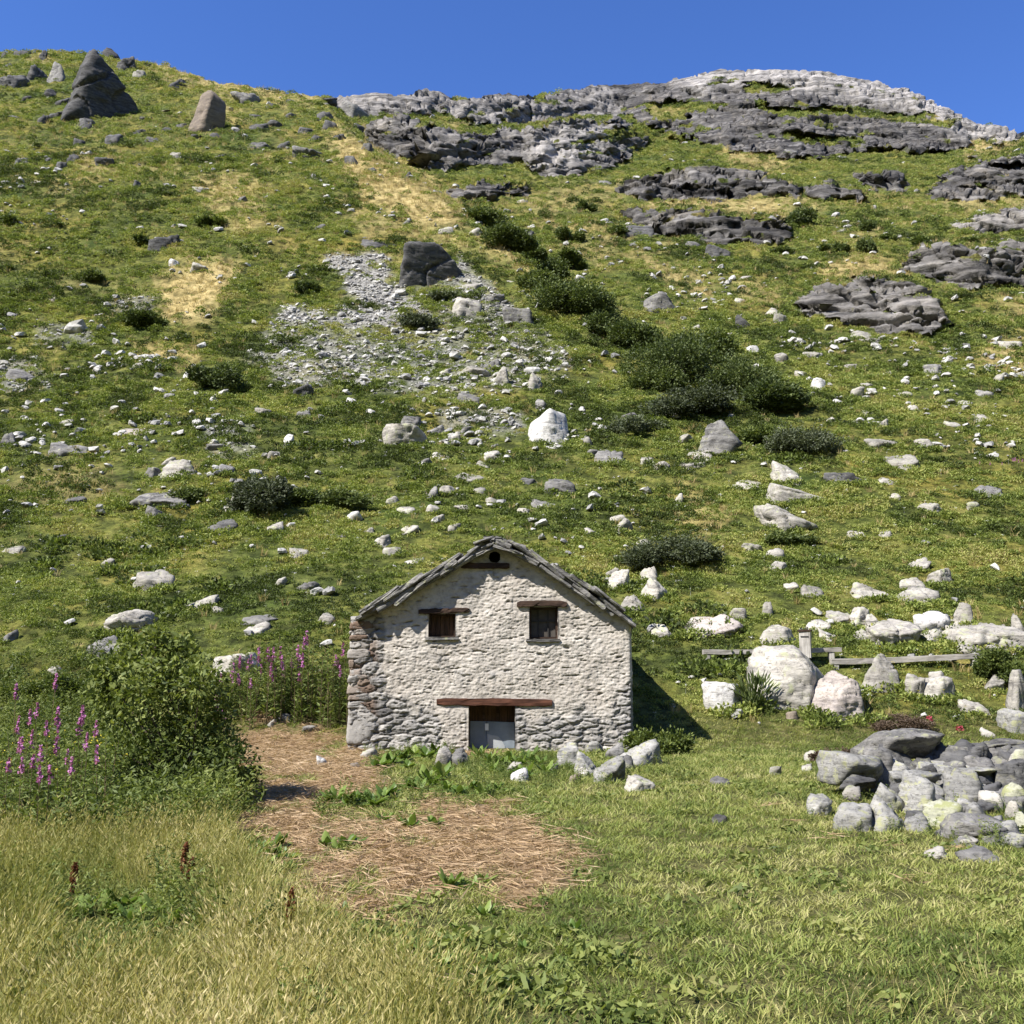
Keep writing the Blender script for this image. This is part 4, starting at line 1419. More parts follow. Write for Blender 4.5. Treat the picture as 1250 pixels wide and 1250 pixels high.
# px py w h kind | label (where the rock is a landmark)
ROCKS = """
25 63 24 14 g
49 67 15 17 g
40 89 30 20 d
14 96 32 22 d
4 66 9 10 d
154 77 28 21 d|dark pointed boulder on the skyline beyond the pyramid shaped boulder
170 91 20 13 p
212 100 31 17 d
297 118 38 18 g|grey wedge shaped boulder on the spur crest beyond the tan standing boulder
180 79 10 6 d
70 137 31 19 d
48 145 20 14 g
101 149 32 17 d
120 139 16 13 g
137 169 22 20 d
169 160 24 11 d
185 168 27 11 d
201 157 20 8 d
196 133 25 7 t
239 166 15 7 d
316 173 34 15 d
316 154 27 15 d
335 149 18 12 d
372 158 29 14 g
402 152 22 16 g
373 183 40 24 g|light grey blocky boulder near the dry grass spur edge
405 184 10 8 g
25 195 24 14 g
52 192 28 8 d
72 200 17 14 d
88 194 15 14 d
125 197 25 14 g
212 189 25 11 p
243 194 40 10 p|pale flat slab lying below the tan standing boulder
269 191 13 8 g
44 218 24 10 p
384 216 12 10 g
165 224 15 11 d
293 243 15 10 g
242 231 17 8 p
389 275 22 9 g
196 294 40 20 d|small black rock in dark heath halfway up the open grass slope
211 321 15 11 w
243 328 27 12 p
57 358 44 12 p
431 134 48 27 g|rounded grey boulder on the spur crest at the cliff's near end
435 156 17 12 d
430 195 22 15 d
497 214 13 11 d
461 292 50 19 d|low dark block beside the big dark boulder above the scree
496 270 9 8 g
545 280 22 10 p
581 281 17 15 p
642 284 40 15 d
671 329 16 10 w
709 341 13 9 w
728 350 22 8 w
810 372 50 24 g|grey slab propped over a dark hollow right of the bush gully
743 389 30 14 w
574 348 28 13 p
569 373 38 25 p|pale tilted block with layered dark underside below the big dark boulder
602 365 28 14 g
634 386 42 20 g
545 451 18 9 p
578 451 46 20 p
602 444 28 17 g
611 464 25 24 p
653 470 25 22 p
623 340 24 6 p
635 358 14 6 p
726 268 27 10 g
637 245 17 7 p
740 222 18 8 g
700 213 24 10 t
785 281 44 16 d
877 305 29 17 d
846 300 23 9 g
907 393 20 18 d|small dark pointed rock standing below the rounded knoll
948 379 24 13 p
953 388 18 11 p
1075 411 75 28 p|big pale slab below the rounded brown knoll
903 367 16 7 p
910 339 18 7 p
921 426 16 11 w
958 436 21 14 p
993 433 27 10 p
1002 470 22 16 w
1145 453 31 12 g
1156 442 20 9 p
1221 464 15 13 p
1236 422 29 11 p
1027 281 16 6 p
966 183 16 10 g
80 513 28 10 p
163 524 58 13 k|long flat pinkish slab alone on the grass slope
8 537 22 20 g
88 553 55 15 g
206 564 18 10 p
216 576 44 23 p|broad pale slab with stones clustered at its sides
183 578 22 13 g
276 577 18 14 g
353 544 15 15 w
333 560 22 11 p
262 548 28 12 g
320 505 25 11 p
370 502 25 10 g
368 478 28 16 d
228 458 12 10 w
168 449 13 8 p
22 457 44 18 g
188 606 74 22 g|wide layered grey rock with a dark underside
188 621 27 14 g
89 608 27 13 d
268 645 42 17 d|dark sharp edged rock in the heath left of a pale block
283 613 19 24 p|pale upright rock against the small willow bush
332 643 25 16 p|pale square block at the foot of the small willow bush
364 676 29 12 p
369 719 40 11 g
342 712 15 10 p
185 709 54 20 p|pale speckled slab sunk slanting in the heath
243 736 40 14 p
155 762 64 27 p|broad pale boulder in the heath above the leafy elder bush
123 795 56 22 g
309 771 40 14 p
316 757 45 8 g
396 758 25 12 p
265 745 16 7 p
13 672 27 9 p
128 682 20 8 p
72 650 16 7 d
284 816 60 28 p|pale slanting boulder among pink fireweed behind the elder bush
8 776 20 14 g
64 820 23 8 p
108 848 16 9 p
330 884 14 8 p
345 878 20 9 g
378 890 18 8 g
408 850 22 10 g
428 490 22 14 w
494 535 54 26 p|pale domed boulder with a dark cavity on its far side
501 519 30 16 g
670 521 52 42 w|brilliant white boulder, the whitest on the whole slope
662 494 17 15 g
673 543 39 9 w
745 557 42 17 g|pale topped rock with one dark side below the white boulder
723 551 15 9 g
682 592 47 22 g|squarish grey boulder straight uphill of the barn
640 588 32 9 d
664 614 40 11 g
535 559 42 14 p
517 566 22 11 g
605 556 30 12 p
570 584 44 12 p
588 568 20 8 p
527 603 18 17 g
546 600 22 12 p
583 600 20 7 p
568 623 30 8 p
601 612 18 8 p
530 624 24 12 p
535 635 15 10 p
637 624 20 9 p
477 609 17 10 p
431 629 22 13 w
496 623 24 8 p
449 646 17 9 p
497 647 27 10 p
461 660 32 12 p
478 672 24 9 p
417 651 33 5 p
505 682 24 8 p
555 643 19 9 p
720 647 18 9 p
760 640 27 17 p
755 630 20 9 p
786 658 22 7 p
756 707 28 22 p
748 696 17 9 p
772 737 32 20 p|rounded pale boulder just off the barn's eave
800 717 44 26 p|pale boulder beside the round grey bush
794 700 22 18 p
808 771 32 12 p
808 567 27 12 p
790 561 22 9 p
575 487 42 16 s
533 523 25 14 g
555 535 15 13 p
570 527 16 9 g
717 539 15 9 p
735 520 12 8 w
769 506 22 10 g
880 537 55 42 g|angular layered block standing on edge with one white side
855 556 52 18 p
838 535 25 12 p
847 568 36 10 p
962 580 38 29 p|upright pale boulder at the head of the long tapering slab
910 591 52 14 p
981 602 92 28 p|long pale tapering slab tilted down the slope
968 631 74 33 p|big smooth pale boulder under the long tapering slab
1033 587 49 16 d|dark flat slab tilted up like a ramp
1104 564 63 20 p|long pale sloping slab below the stony slope
1088 585 28 10 p
1078 544 42 12 p
1130 545 22 14 p
1142 618 34 15 p
1190 617 18 11 p
1213 597 42 14 g
1092 608 14 8 p
828 606 15 13 p
1046 650 30 9 p
1082 650 20 8 p
920 669 27 12 p
948 675 24 14 p
953 691 28 13 p
1120 686 35 14 p
1152 703 34 20 p
1116 712 34 12 p
1068 723 52 17 p
1125 728 60 20 p
994 725 36 14 p
968 719 20 10 p
903 752 23 12 p
938 745 16 15 p
874 766 76 20 k|long low pinkish boulder uphill of the wooden beams
952 778 45 23 p|blunt pale boulder just left of the short wooden post
999 765 34 10 p
1028 754 32 15 p
1052 756 40 22 p
1072 762 28 20 p
1096 777 62 32 p|large pale boulder in front of the row of rocks beyond the beams
1018 779 29 12 p
1055 777 27 11 p
1143 761 45 26 w
1177 752 27 28 p
1141 777 31 14 p
1206 775 104 32 p|wide flat slab cracked along its length uphill of the second beam
1246 765 14 26 p
973 830 98 62 p|biggest pale boulder, in front of the wooden post
1072 824 54 38 p|pale boulder between the biggest boulder and the second beam
1033 855 84 50 k|broad pinkish boulder leaning against its pale neighbour
885 854 51 31 w|white boulder beside the dark spiky plant
1121 840 26 24 p
1145 829 19 13 p
1150 844 38 24 p
1216 836 28 16 p
1246 850 22 46 p
1241 884 30 24 l
1193 866 34 13 p
1212 895 23 11 p
968 875 15 10 t
1010 942 16 10 p
990 924 16 13 p
986 938 13 10 p
947 942 15 11 p
881 954 26 9 g
880 1001 21 9 g
1003 985 28 25 l|grey rounded stone furthest out at the meadow end of the stone heap
1046 1001 46 30 l|broad grey stone at the front of the fallen stone heap
1081 995 54 42 l|large leaning grey stone at the front of the stone heap
1147 1043 30 12 p
1199 1048 49 16 g|dark flat stone in the grass below the stone heap
712 944 18 12 p
626 938 26 12 p
634 948 22 16 w
695 923 32 28 l
727 914 22 16 l
750 918 24 18 g
716 934 32 28 l|stone with a patch of moss in the middle of the heap by the barn's corner
744 941 42 32 l|broad round grey stone at the front of the heap by the barn's corner
785 922 54 32 l|big lichened stone ending the heap at the barn's corner
782 959 36 20 p|white chipped stone lying on the lawn before the heap
702 951 16 12 t
676 938 14 10 g
766 932 20 18 g
541 924 20 22 p
562 925 26 20 g
450 921 22 13 p
392 930 12 13 w|white stone lying alone on the dry cut hay
434 935 14 7 t
850 400 12 8 p
890 410 12 7 p
1015 455 14 8 p
1040 445 16 8 p
1060 470 16 9 p
1085 455 14 8 p
1105 480 18 8 p
1048 482 18 14 p
1078 520 14 10 p
1120 500 22 9 p
1180 490 24 9 p
1200 510 34 12 p
1205 480 30 10 g
1165 520 22 8 p
1015 510 14 7 p
1060 505 16 8 p
980 455 16 9 p
"""
# fallen stone heap, lower right: px py w h kind, lift over the ground, label
HEAP = [
    (1097, 905, 95, 25, 's', "large dark roofing slab topmost on the fallen stone heap", -.12, .42),
    (1046, 933, 80, 28, 'l', "thick lichened slab at the near left end of the stone heap", 0, .18),
    (1173, 918, 62, 28, 'd', "dark slab in shade under the long top slab of the heap", 0, .25),
    (1217, 908, 70, 11, 's', "thin pale slab lying along the top of the heap", 0, .45),
    (1240, 928, 26, 24, 'p', "pale stone under the thin top slab of the heap", 0, .2),
    (1180, 937, 84, 12, 'l', "long flat lichened slab in the middle of the heap", 0, .22),
    (1115, 948, 62, 15, 'l', "flat lichened slab behind the upright stone of the heap", 0, .15),
    (1046, 953, 46, 11, 'd', "thin dark slab under the thick lichened slab of the heap", 0, .05),
    (1086, 969, 33, 26, 'l', "brownish stone beside the upright stone of the heap", 0, .0),
    (1122, 964, 40, 42, 'l', "upright pale stone in the middle of the heap", 0, .0),
    (1178, 957, 48, 36, 'l', "dark grey rounded stone in the middle of the heap", 0, .08),
    (1211, 975, 26, 18, 'p', "small pale stone beside the dark grey rounded stone of the heap", 0, .04),
    (1238, 966, 28, 20, 'y', "yellowish lichened stone behind the small pale stone of the heap", 0, .1),
    (1152, 992, 46, 28, 'y', "bright yellow lichened stone low in the heap", 0, .03),
    (1188, 1008, 82, 26, 's', "slanting slab with a dark underside beside the bright yellow stone", 0, .0),
    (1120, 1003, 30, 18, 'l', "small lichened stone just left of the bright yellow stone", 0, .0),
    (1193, 989, 28, 16, 'l', "small lichened stone above the slanting slab of the heap", 0, .06),
    (1178, 981, 20, 12, 'l', "fist sized stone wedged behind the bright yellow stone", 0, .06),
    (1230, 1011, 28, 19, 'l', "grey stone past the end of the slanting slab", 0, .0),
    (1240, 986, 22, 16, 'p', "pale stone stacked near the frame end of the heap", 0, .06),
    (1248, 1003, 16, 22, 'y', "yellow green stone at the very end of the heap", 0, .0),
    (1235, 1025, 32, 16, 'l', "low mossy stone in the grass at the end of the heap", 0, .0),
    (1183, 1027, 26, 9, 'p', "small flat stone poking out under the slanting slab", 0, .0),
    (1040, 966, 22, 13, 'p', "small pale chip under the thin dark slab of the heap", 0, .0),
    (1135, 940, 30, 14, 'd', "dark stone wedged in the hollow of the heap", 0, .1),
]
MARKS = [("the barn", 600, 770), ("the white boulder", 670, 520), ("the big dark boulder", 523, 319), ("the pyramid boulder", 118, 97),
         ("the tan standing boulder", 249, 133), ("the rounded knoll", 1065, 375), ("the widest bush", 830, 440), ("the stone heap", 1120, 960),
         ("the wooden post", 985, 782), ("the round grey bush", 815, 678), ("the willow bush", 318, 610), ("the tapering slab", 981, 602),
         ("the edge-standing block", 880, 537), ("the broad pale boulder", 155, 761), ("the biggest boulder", 973, 830), ("the dry grass patch", 240, 355),
         ("the pinkish slab", 163, 524), ("the summit", 940, 120), ("the long sloping slab", 1104, 564), ("the cracked wide slab", 1206, 775),
         ("the elder bush", 205, 890), ("the scree", 440, 360), ("the squarish boulder", 682, 592), ("the propped slab", 810, 372), ("the domed boulder", 494, 535),
         ("the wide layered rock", 188, 606), ("the ramp slab", 1033, 587), ("the black rock", 196, 294), ("the slanting slab", 185, 709), ("the cleft cliff", 560, 180)]
_used = {}
def auto_label(px, py, w, h, kind, noun="rock"):
    size = "tiny" if w < 15 else ("small" if w < 24 else ("middling" if w < 36 else "large"))
    colour = {'p': "pale", 'w': "white", 'g': "grey", 'd': "dark", 't': "tan", 'l': "lichened grey", 'y': "yellowish", 'k': "pinkish", 's': "slaty"}[kind]
    shp = "thin flat" if h / w < .3 else ("flat" if h / w < .45 else ("blocky" if h / w < .75 else "upright"))
    order = sorted(MARKS, key=lambda m: math.hypot(m[1] - px, (m[2] - py) * 1.3))
    def rel(m):
        dx, dy = px - m[1], py - m[2]
        a = "right" if dx > 0 else "left"
        b = "uphill" if dy < 0 else "downhill"
        if abs(dy) < abs(dx) * .35: return "%s of" % a
        if abs(dx) < abs(dy) * .35: return "straight %s of" % b
        return "%s and %s of" % (b, a)
    dd = math.hypot(px - order[0][1], py - order[0][2])
    far = "just " if dd < 45 else ("" if dd < 110 else "well ")
    cands = ["%s %s %s %s %s%s %s" % (size, colour, shp, noun, far, rel(order[0]), order[0][0])]
    for k in range(1, 4):
        cands.append("%s %s %s %s %s %s, %s %s" % (size, colour, shp, noun, rel(order[0]), order[0][0], rel(order[k]), order[k][0]))
    for c in cands:
        if c not in _used and len(c.split()) <= 16:
            _used[c] = 1
            return c
    return cands[0]

ROCKS += """
8 78 18 12 d
60 112 26 14 d
30 120 22 10 d
18 143 22 8 d
95 172 16 10 d
75 125 30 12 g
150 128 20 9 d
222 152 18 9 d
178 143 16 8 d
330 128 16 9 g
345 175 18 10 d
290 160 14 8 g
262 165 20 8 d
310 140 18 8 d
355 140 14 8 d
385 168 20 12 d
395 140 22 14 d
415 168 20 12 d
448 178 18 12 d
360 120 26 9 d
396 118 30 10 d
455 205 16 10 d
"""
ROCK_SPOTS = []
seed = 100
for line in ROCKS.strip().splitlines():
    if not line.strip(): continue
    body, _, lab = line.partition("|")
    a = body.split()
    px, py, w, h = [float(t) for t in a[:4]]
    seed += 1
    kw = {}
    if py < 215 and px < 420 and a[4] == 'g' and not lab: a[4] = 'd'
    if py < 215 and px < 420: kw = dict(jag=.07)
    if "long pale tapering" in lab: kw = dict(planes=[(.36, -.30, .9, .20), (-.95, -.1, .3, .85), (1, 0, 0, 1.2), (.1, -1, .05, .42), (0, 1, .1, .5), (0, 0, -1, .5)], depth=.45, sink=.25, rough=.045)
    if "standing on edge" in lab: kw = dict(planes=[(-.85, -.40, .3, .50), (.45, -.85, -.22, .36), (.50, -.1, .85, .55), (1, 0, .1, .8), (0, 1, 0, .6), (0, 0, -1, .6)], depth=.7, rough=.06, sink=.25)
    if "cracked" in lab: kw = dict(planes=[(.05, -.30, 1, .42), (-.9, -.2, .3, .85), (1, 0, .1, .95), (0, -1, .15, .55), (-.3, -.8, .5, .62), (0, 1, 0, .7), (0, 0, -1, .4)], sink=.25)
    if "the whitest" in lab: kw = dict(planes=[(-.6, -.45, .6, .60), (.65, -.45, .55, .64), (.3, -.9, .15, .52), (-.3, -.9, .2, .56), (0, 0, 1, .80), (-.3, .1, .9, .72), (-1, 0, .1, .75), (1, 0, .05, .8), (0, 1, 0, .7), (0, 0, -1, .3)], rough=.05)
    if "biggest pale" in lab: kw = dict(rough=.045, planes=[(0, -.1, 1, .58), (-.55, -.35, .75, .62), (.75, -.6, -.1, .66), (0, -1, .12, .62), (-.2, -.8, .55, .60), (.5, -.2, .85, .62), (-1, 0, .1, .95), (0, 1, .2, .7), (0, 0, -1, .5)])
    if "broad pinkish" in lab: kw = dict(rough=.05, planes=[(-.5, -.4, .75, .45), (.9, -.3, .3, .6), (.2, -.9, .35, .5), (0, .9, .4, .6), (0, 0, -1, .5), (-1, 0, .2, 1.0), (.3, 0, .95, .6)])
    if "ramp" in lab: kw = dict(tilt=-.35, depth=.6)
    if "standing on edge" in lab: kw = dict(tilt=-.55, depth=.6)
    if 'planes' not in kw and 'tilt' not in kw and (seed % 10 < 8 and h < w * .95 or (py > 900 and px < 840)):
        kw['planes'] = slab_planes(np.random.default_rng(seed + 5000), .8 if seed % 3 == 0 else 0)
    o = put_rock(px, py, w, h, KIND[a[4]], seed, **kw)
    if py < 880: ROCK_SPOTS.append((px, py, w, h))
    tag(o, lab or auto_label(px, py, w, h, a[4]), o.name.split(".")[0], "loose rocks on the alpine slope")
    if lab: _used[lab] = 1

# landmark boulders with their own shapes
o = put_rock(122, 97, 120, 100, 'dark', 901, name="boulder", depth=.85, rough=.03, sink=.15, jag=.07, ledges=.15, round_=.010,
             planes=[(-.70, -.66, .30, .34), (.66, -.75, -.02, .26), (.66, .2, .72, .42), (-.93, .2, .34, .40), (0, .9, .3, .6), (0, 0, -1, .6), (-.25, -.1, 1, .60), (.5, -.1, .9, .52), (.08, -.98, .12, .36)])
tag(o, "huge pyramid shaped boulder, one face grey and one in black shade, on the skyline", "boulder")
o = put_rock(68, 88, 26, 28, 'grey', 902, name="boulder")
tag(o, "brownish grey boulder leaning against the pyramid shaped boulder", "boulder")
o = put_rock(134, 62, 22, 14, 'dark', 903, name="boulder")
tag(o, "dark block showing behind the shoulder of the pyramid shaped boulder", "boulder")
o = put_rock(248, 133, 48, 60, 'tan', 904, name="boulder", tilt=.12, depth=.7, rough=.035, jag=.05, ledges=.2, round_=.010, sink=.12,
             planes=[(-.6, -.75, .15, .5), (.75, -.55, -.05, .42), (-.95, .1, .25, .55), (.55, -.1, .75, .72), (0, .9, .2, .6), (0, 0, -1, .7), (-.25, -.1, .95, .85), (.95, .2, .1, .55)])
tag(o, "tall tan boulder standing upright on the grassy spur", "boulder")
o = put_rock(523, 319, 88, 62, 'dark', 905, name="boulder", depth=.8, rough=.04, sink=.2, round_=.05, jag=.05,  # grey boulder; its shade is put into a darker material
             planes=[(.36, -.90, -.24, .42), (-.98, -.1, .12, .62), (.70, -.1, .70, .62), (-.05, -.1, 1, .58), (0, .9, .3, .7), (0, 0, -1, .7), (.95, -.2, -.1, .72), (.5, -.5, -.6, .60)])
tag(o, "big dark boulder with an overhanging shaded face at the top of the scree", "boulder")

def heap_y(pb):
    return float(np.interp(pb, [905, 945, 985, 1010, 1045], [17.0, 15.9, 14.3, 12.9, 11.25]))
def put_heap(px, py, w, h, kd, seed, lab, group, **kw):
    rng = np.random.default_rng(seed)
    pb = py + h / 2
    Y = heap_y(pb)
    mpp = Y / FPX
    kw.setdefault('sink', .35)
    if h < w * .75: kw.setdefault('planes', slab_planes(np.random.default_rng(seed + 9000), 1.0 if h < w * .45 else 0))
    p, f = rock_shape(w * mpp * 1.05, w * mpp * (.8 if h / w < .5 else .95), h * mpp, rng, 4 if w > 30 else 3, **kw)
    o = link("heap_stone", np_mesh("heap_stone", p, f, True), M[kd], None, tuple(W(px, pb, Y + w * mpp * .2)))
    return tag(o, lab, "stone", group)
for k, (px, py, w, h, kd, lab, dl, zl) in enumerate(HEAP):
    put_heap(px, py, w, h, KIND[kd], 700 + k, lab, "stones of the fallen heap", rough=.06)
rng = np.random.default_rng(3)
for k in range(70):          # the inside of the heap: partly seen stones, mostly coloured dark for shade in the gaps
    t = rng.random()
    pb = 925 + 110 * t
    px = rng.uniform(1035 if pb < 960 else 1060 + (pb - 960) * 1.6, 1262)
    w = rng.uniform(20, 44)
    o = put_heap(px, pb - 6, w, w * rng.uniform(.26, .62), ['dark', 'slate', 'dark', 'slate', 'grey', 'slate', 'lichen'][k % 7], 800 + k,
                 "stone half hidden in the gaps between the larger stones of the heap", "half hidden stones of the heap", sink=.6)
    o.location.y += .25
    o.location.z -= .06

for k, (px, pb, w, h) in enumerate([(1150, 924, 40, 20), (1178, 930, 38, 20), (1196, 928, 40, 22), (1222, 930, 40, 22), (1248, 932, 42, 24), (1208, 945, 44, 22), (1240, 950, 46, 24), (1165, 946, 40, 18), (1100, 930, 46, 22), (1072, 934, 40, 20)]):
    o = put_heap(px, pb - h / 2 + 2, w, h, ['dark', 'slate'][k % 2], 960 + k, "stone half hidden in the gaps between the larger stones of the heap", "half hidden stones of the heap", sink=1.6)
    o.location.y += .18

# ------------------------------------------------------------------ bushes and plants
G_DARK = [(0, (.024, .038, .013)), (.45, (.082, .112, .032)), (.8, (.165, .20, .058)), (1, (.25, .27, .095))]
G_GREY = [(0, (.03, .038, .02)), (.5, (.08, .098, .05)), (1, (.16, .18, .10))]
G_MID = [(0, (.025, .042, .010)), (.45, (.10, .135, .030)), (.8, (.22, .255, .065)), (1, (.34, .35, .11))]
M['bush_dark'] = leaf_mat("dark_alder_leaves", G_DARK, .25)
M['bush_grey'] = leaf_mat("grey_willow_leaves", G_GREY, .25)
M['bush_mid'] = leaf_mat("elder_leaves", G_MID, .32)
M['weed'] = leaf_mat("weed_leaves", [(0, (.05, .08, .018)), (.5, (.13, .175, .04)), (1, (.26, .29, .08))], .35)
M['dock'] = leaf_mat("dock_leaves", [(0, (.05, .085, .018)), (.5, (.12, .19, .038)), (.9, (.24, .31, .075)), (1, (.32, .33, .11))], .35, rough=.45)
M['stem'] = plain("plant_stem", (.11, .085, .045), .8, .2)
M['bark'] = plain("bush_bark", (.075, .06, .045), .9, .1)
M['fire'] = leaf_mat("fireweed_flowers", [(0, (.36, .10, .30)), (.6, (.50, .20, .44)), (1, (.60, .32, .55))], .3)
M['brown_head'] = leaf_mat("dry_dock_seeds", [(0, (.07, .022, .010)), (.6, (.16, .055, .022)), (1, (.24, .10, .04))], .15)
M['heath'] = leaf_mat("brown_heath", [(0, (.045, .030, .022)), (.5, (.11, .075, .05)), (1, (.19, .14, .10))], .2)
M['redleaf'] = leaf_mat("red_flowers", [(0, (.25, .03, .05)), (1, (.5, .08, .12))], .3)

def bush_mesh(rng, w, d, h, nleaf, leaf, clumps=9, spike=.45):
    """crown of separate leafy clumps with gaps between them, plus stems; centred on the ground"""
    V, F, lv, off = [], [], [], 0
    cs = []
    for k in range(clumps):
        a, r = rng.random() * 6.283, rng.random() ** .6
        x, y = math.cos(a) * r * w * .36, math.sin(a) * r * d * .36
        z = h * (.30 + .45 * (1 - r * r) * rng.uniform(.6, 1.1))
        cs.append((x, y, z, rng.uniform(.55, 1.05)))
    per = nleaf // clumps
    base = min(w, d, h * 1.6)
    for (x, y, z, s) in cs:
        rr = base * .27 * s
        dd = rng.normal(size=(per, 3))
        dd /= np.linalg.norm(dd, axis=1)[:, None]
        lump = 1 + .5 * perlin(dd * 2.1 + rng.random(3) * 40)
        p = dd * (rr * (.45 + .6 * rng.random(per) ** .6) * lump)[:, None] * np.array([1.1 * w / max(w, d) + .1, 1.1 * d / max(w, d) + .1, min(1.1, h / base * .9 + .25)])
        p += np.array([x, y, z])
        v, f = leaves(rng, p, leaf * rng.uniform(.6, 1.3, per), leaf * .5 * rng.uniform(.7, 1.2, per), dd * .7, .25)
        V.append(v); F.append(f + off); off += len(v)
        lv.append(np.clip(.45 + .25 * rng.normal(size=per) + .18 * (s - .8), 0, 1))
    # sprigs standing out of the outline
    ns = int(clumps * 9)
    for k in range(ns):
        x, y, z, s = cs[rng.integers(clumps)]
        dv = rng.normal(size=3); dv[2] = abs(dv[2]) + .5
        dv /= np.linalg.norm(dv)
        t = np.linspace(.6, 1.0 + spike * rng.uniform(.5, 1.6), 7)
        p = np.array([x, y, z]) + dv * (t * base * .27 * s)[:, None] + rng.normal(0, leaf * .3, (7, 3))
        v, f = leaves(rng, p, leaf * .9, leaf * .42, np.tile(dv, (7, 1)), .2)
        V.append(v); F.append(f + off); off += len(v)
        lv.append(np.full(7, rng.uniform(.3, .9)))
    V = np.concatenate(V)
    lo, hi = np.percentile(V, 1.5, 0), np.percentile(V, 98.5, 0)
    sc = np.array([w / (hi[0] - lo[0]), d / (hi[1] - lo[1]), 1.0])
    V = (V - (lo + hi) / 2 * np.array([1, 1, 0])) * sc
    V[:, 2] *= h / np.percentile(V[:, 2], 98)
    V[:, 2] = np.maximum(V[:, 2], -.05)
    return np_mesh("foliage", V, np.concatenate(F), False, {"lv": ('FACE', np.concatenate(lv))}), cs

def stems_mesh(rng, cs, h, rad):
    mb = MB()
    for (x, y, z, s) in cs:
        mb.tube([(x * .1, y * .1, -.1), (x * .45, y * .45, z * .45), (x, y, z * 1.05)], [rad, rad * .75, rad * .4], 5)
    return mb.mesh("stem")

def put_bush(px, py, w, h, mat, seed, label, group=None, name="bush", dens=1.0, stems=True, leafk=1.0, depth=.8, clumps=None):
    rng = np.random.default_rng(seed)
    g = ground([px], [py + h * .45])[0]
    mpp = g[1] / FPX
    ww, hh = w * mpp, h * mpp
    dd = ww * depth
    leaf = max(.07, mpp * 3.0) * leafk
    n = int(np.clip(4.2 * w * h * dens, 600, 14000))
    nc = clumps or int(np.clip(w / 8, 6, 22))
    me, cs = bush_mesh(rng, ww, dd, hh, n, leaf, nc)
    root = empty(name, (g[0], g[1] + dd * .25, g[2] - .05))
    tag(root, label, "bush", group)
    link("foliage", me, M[mat], root)
    if stems: link("stem", stems_mesh(rng, cs, hh, max(.02, .012 * hh)), M['bark'], root)
    return root

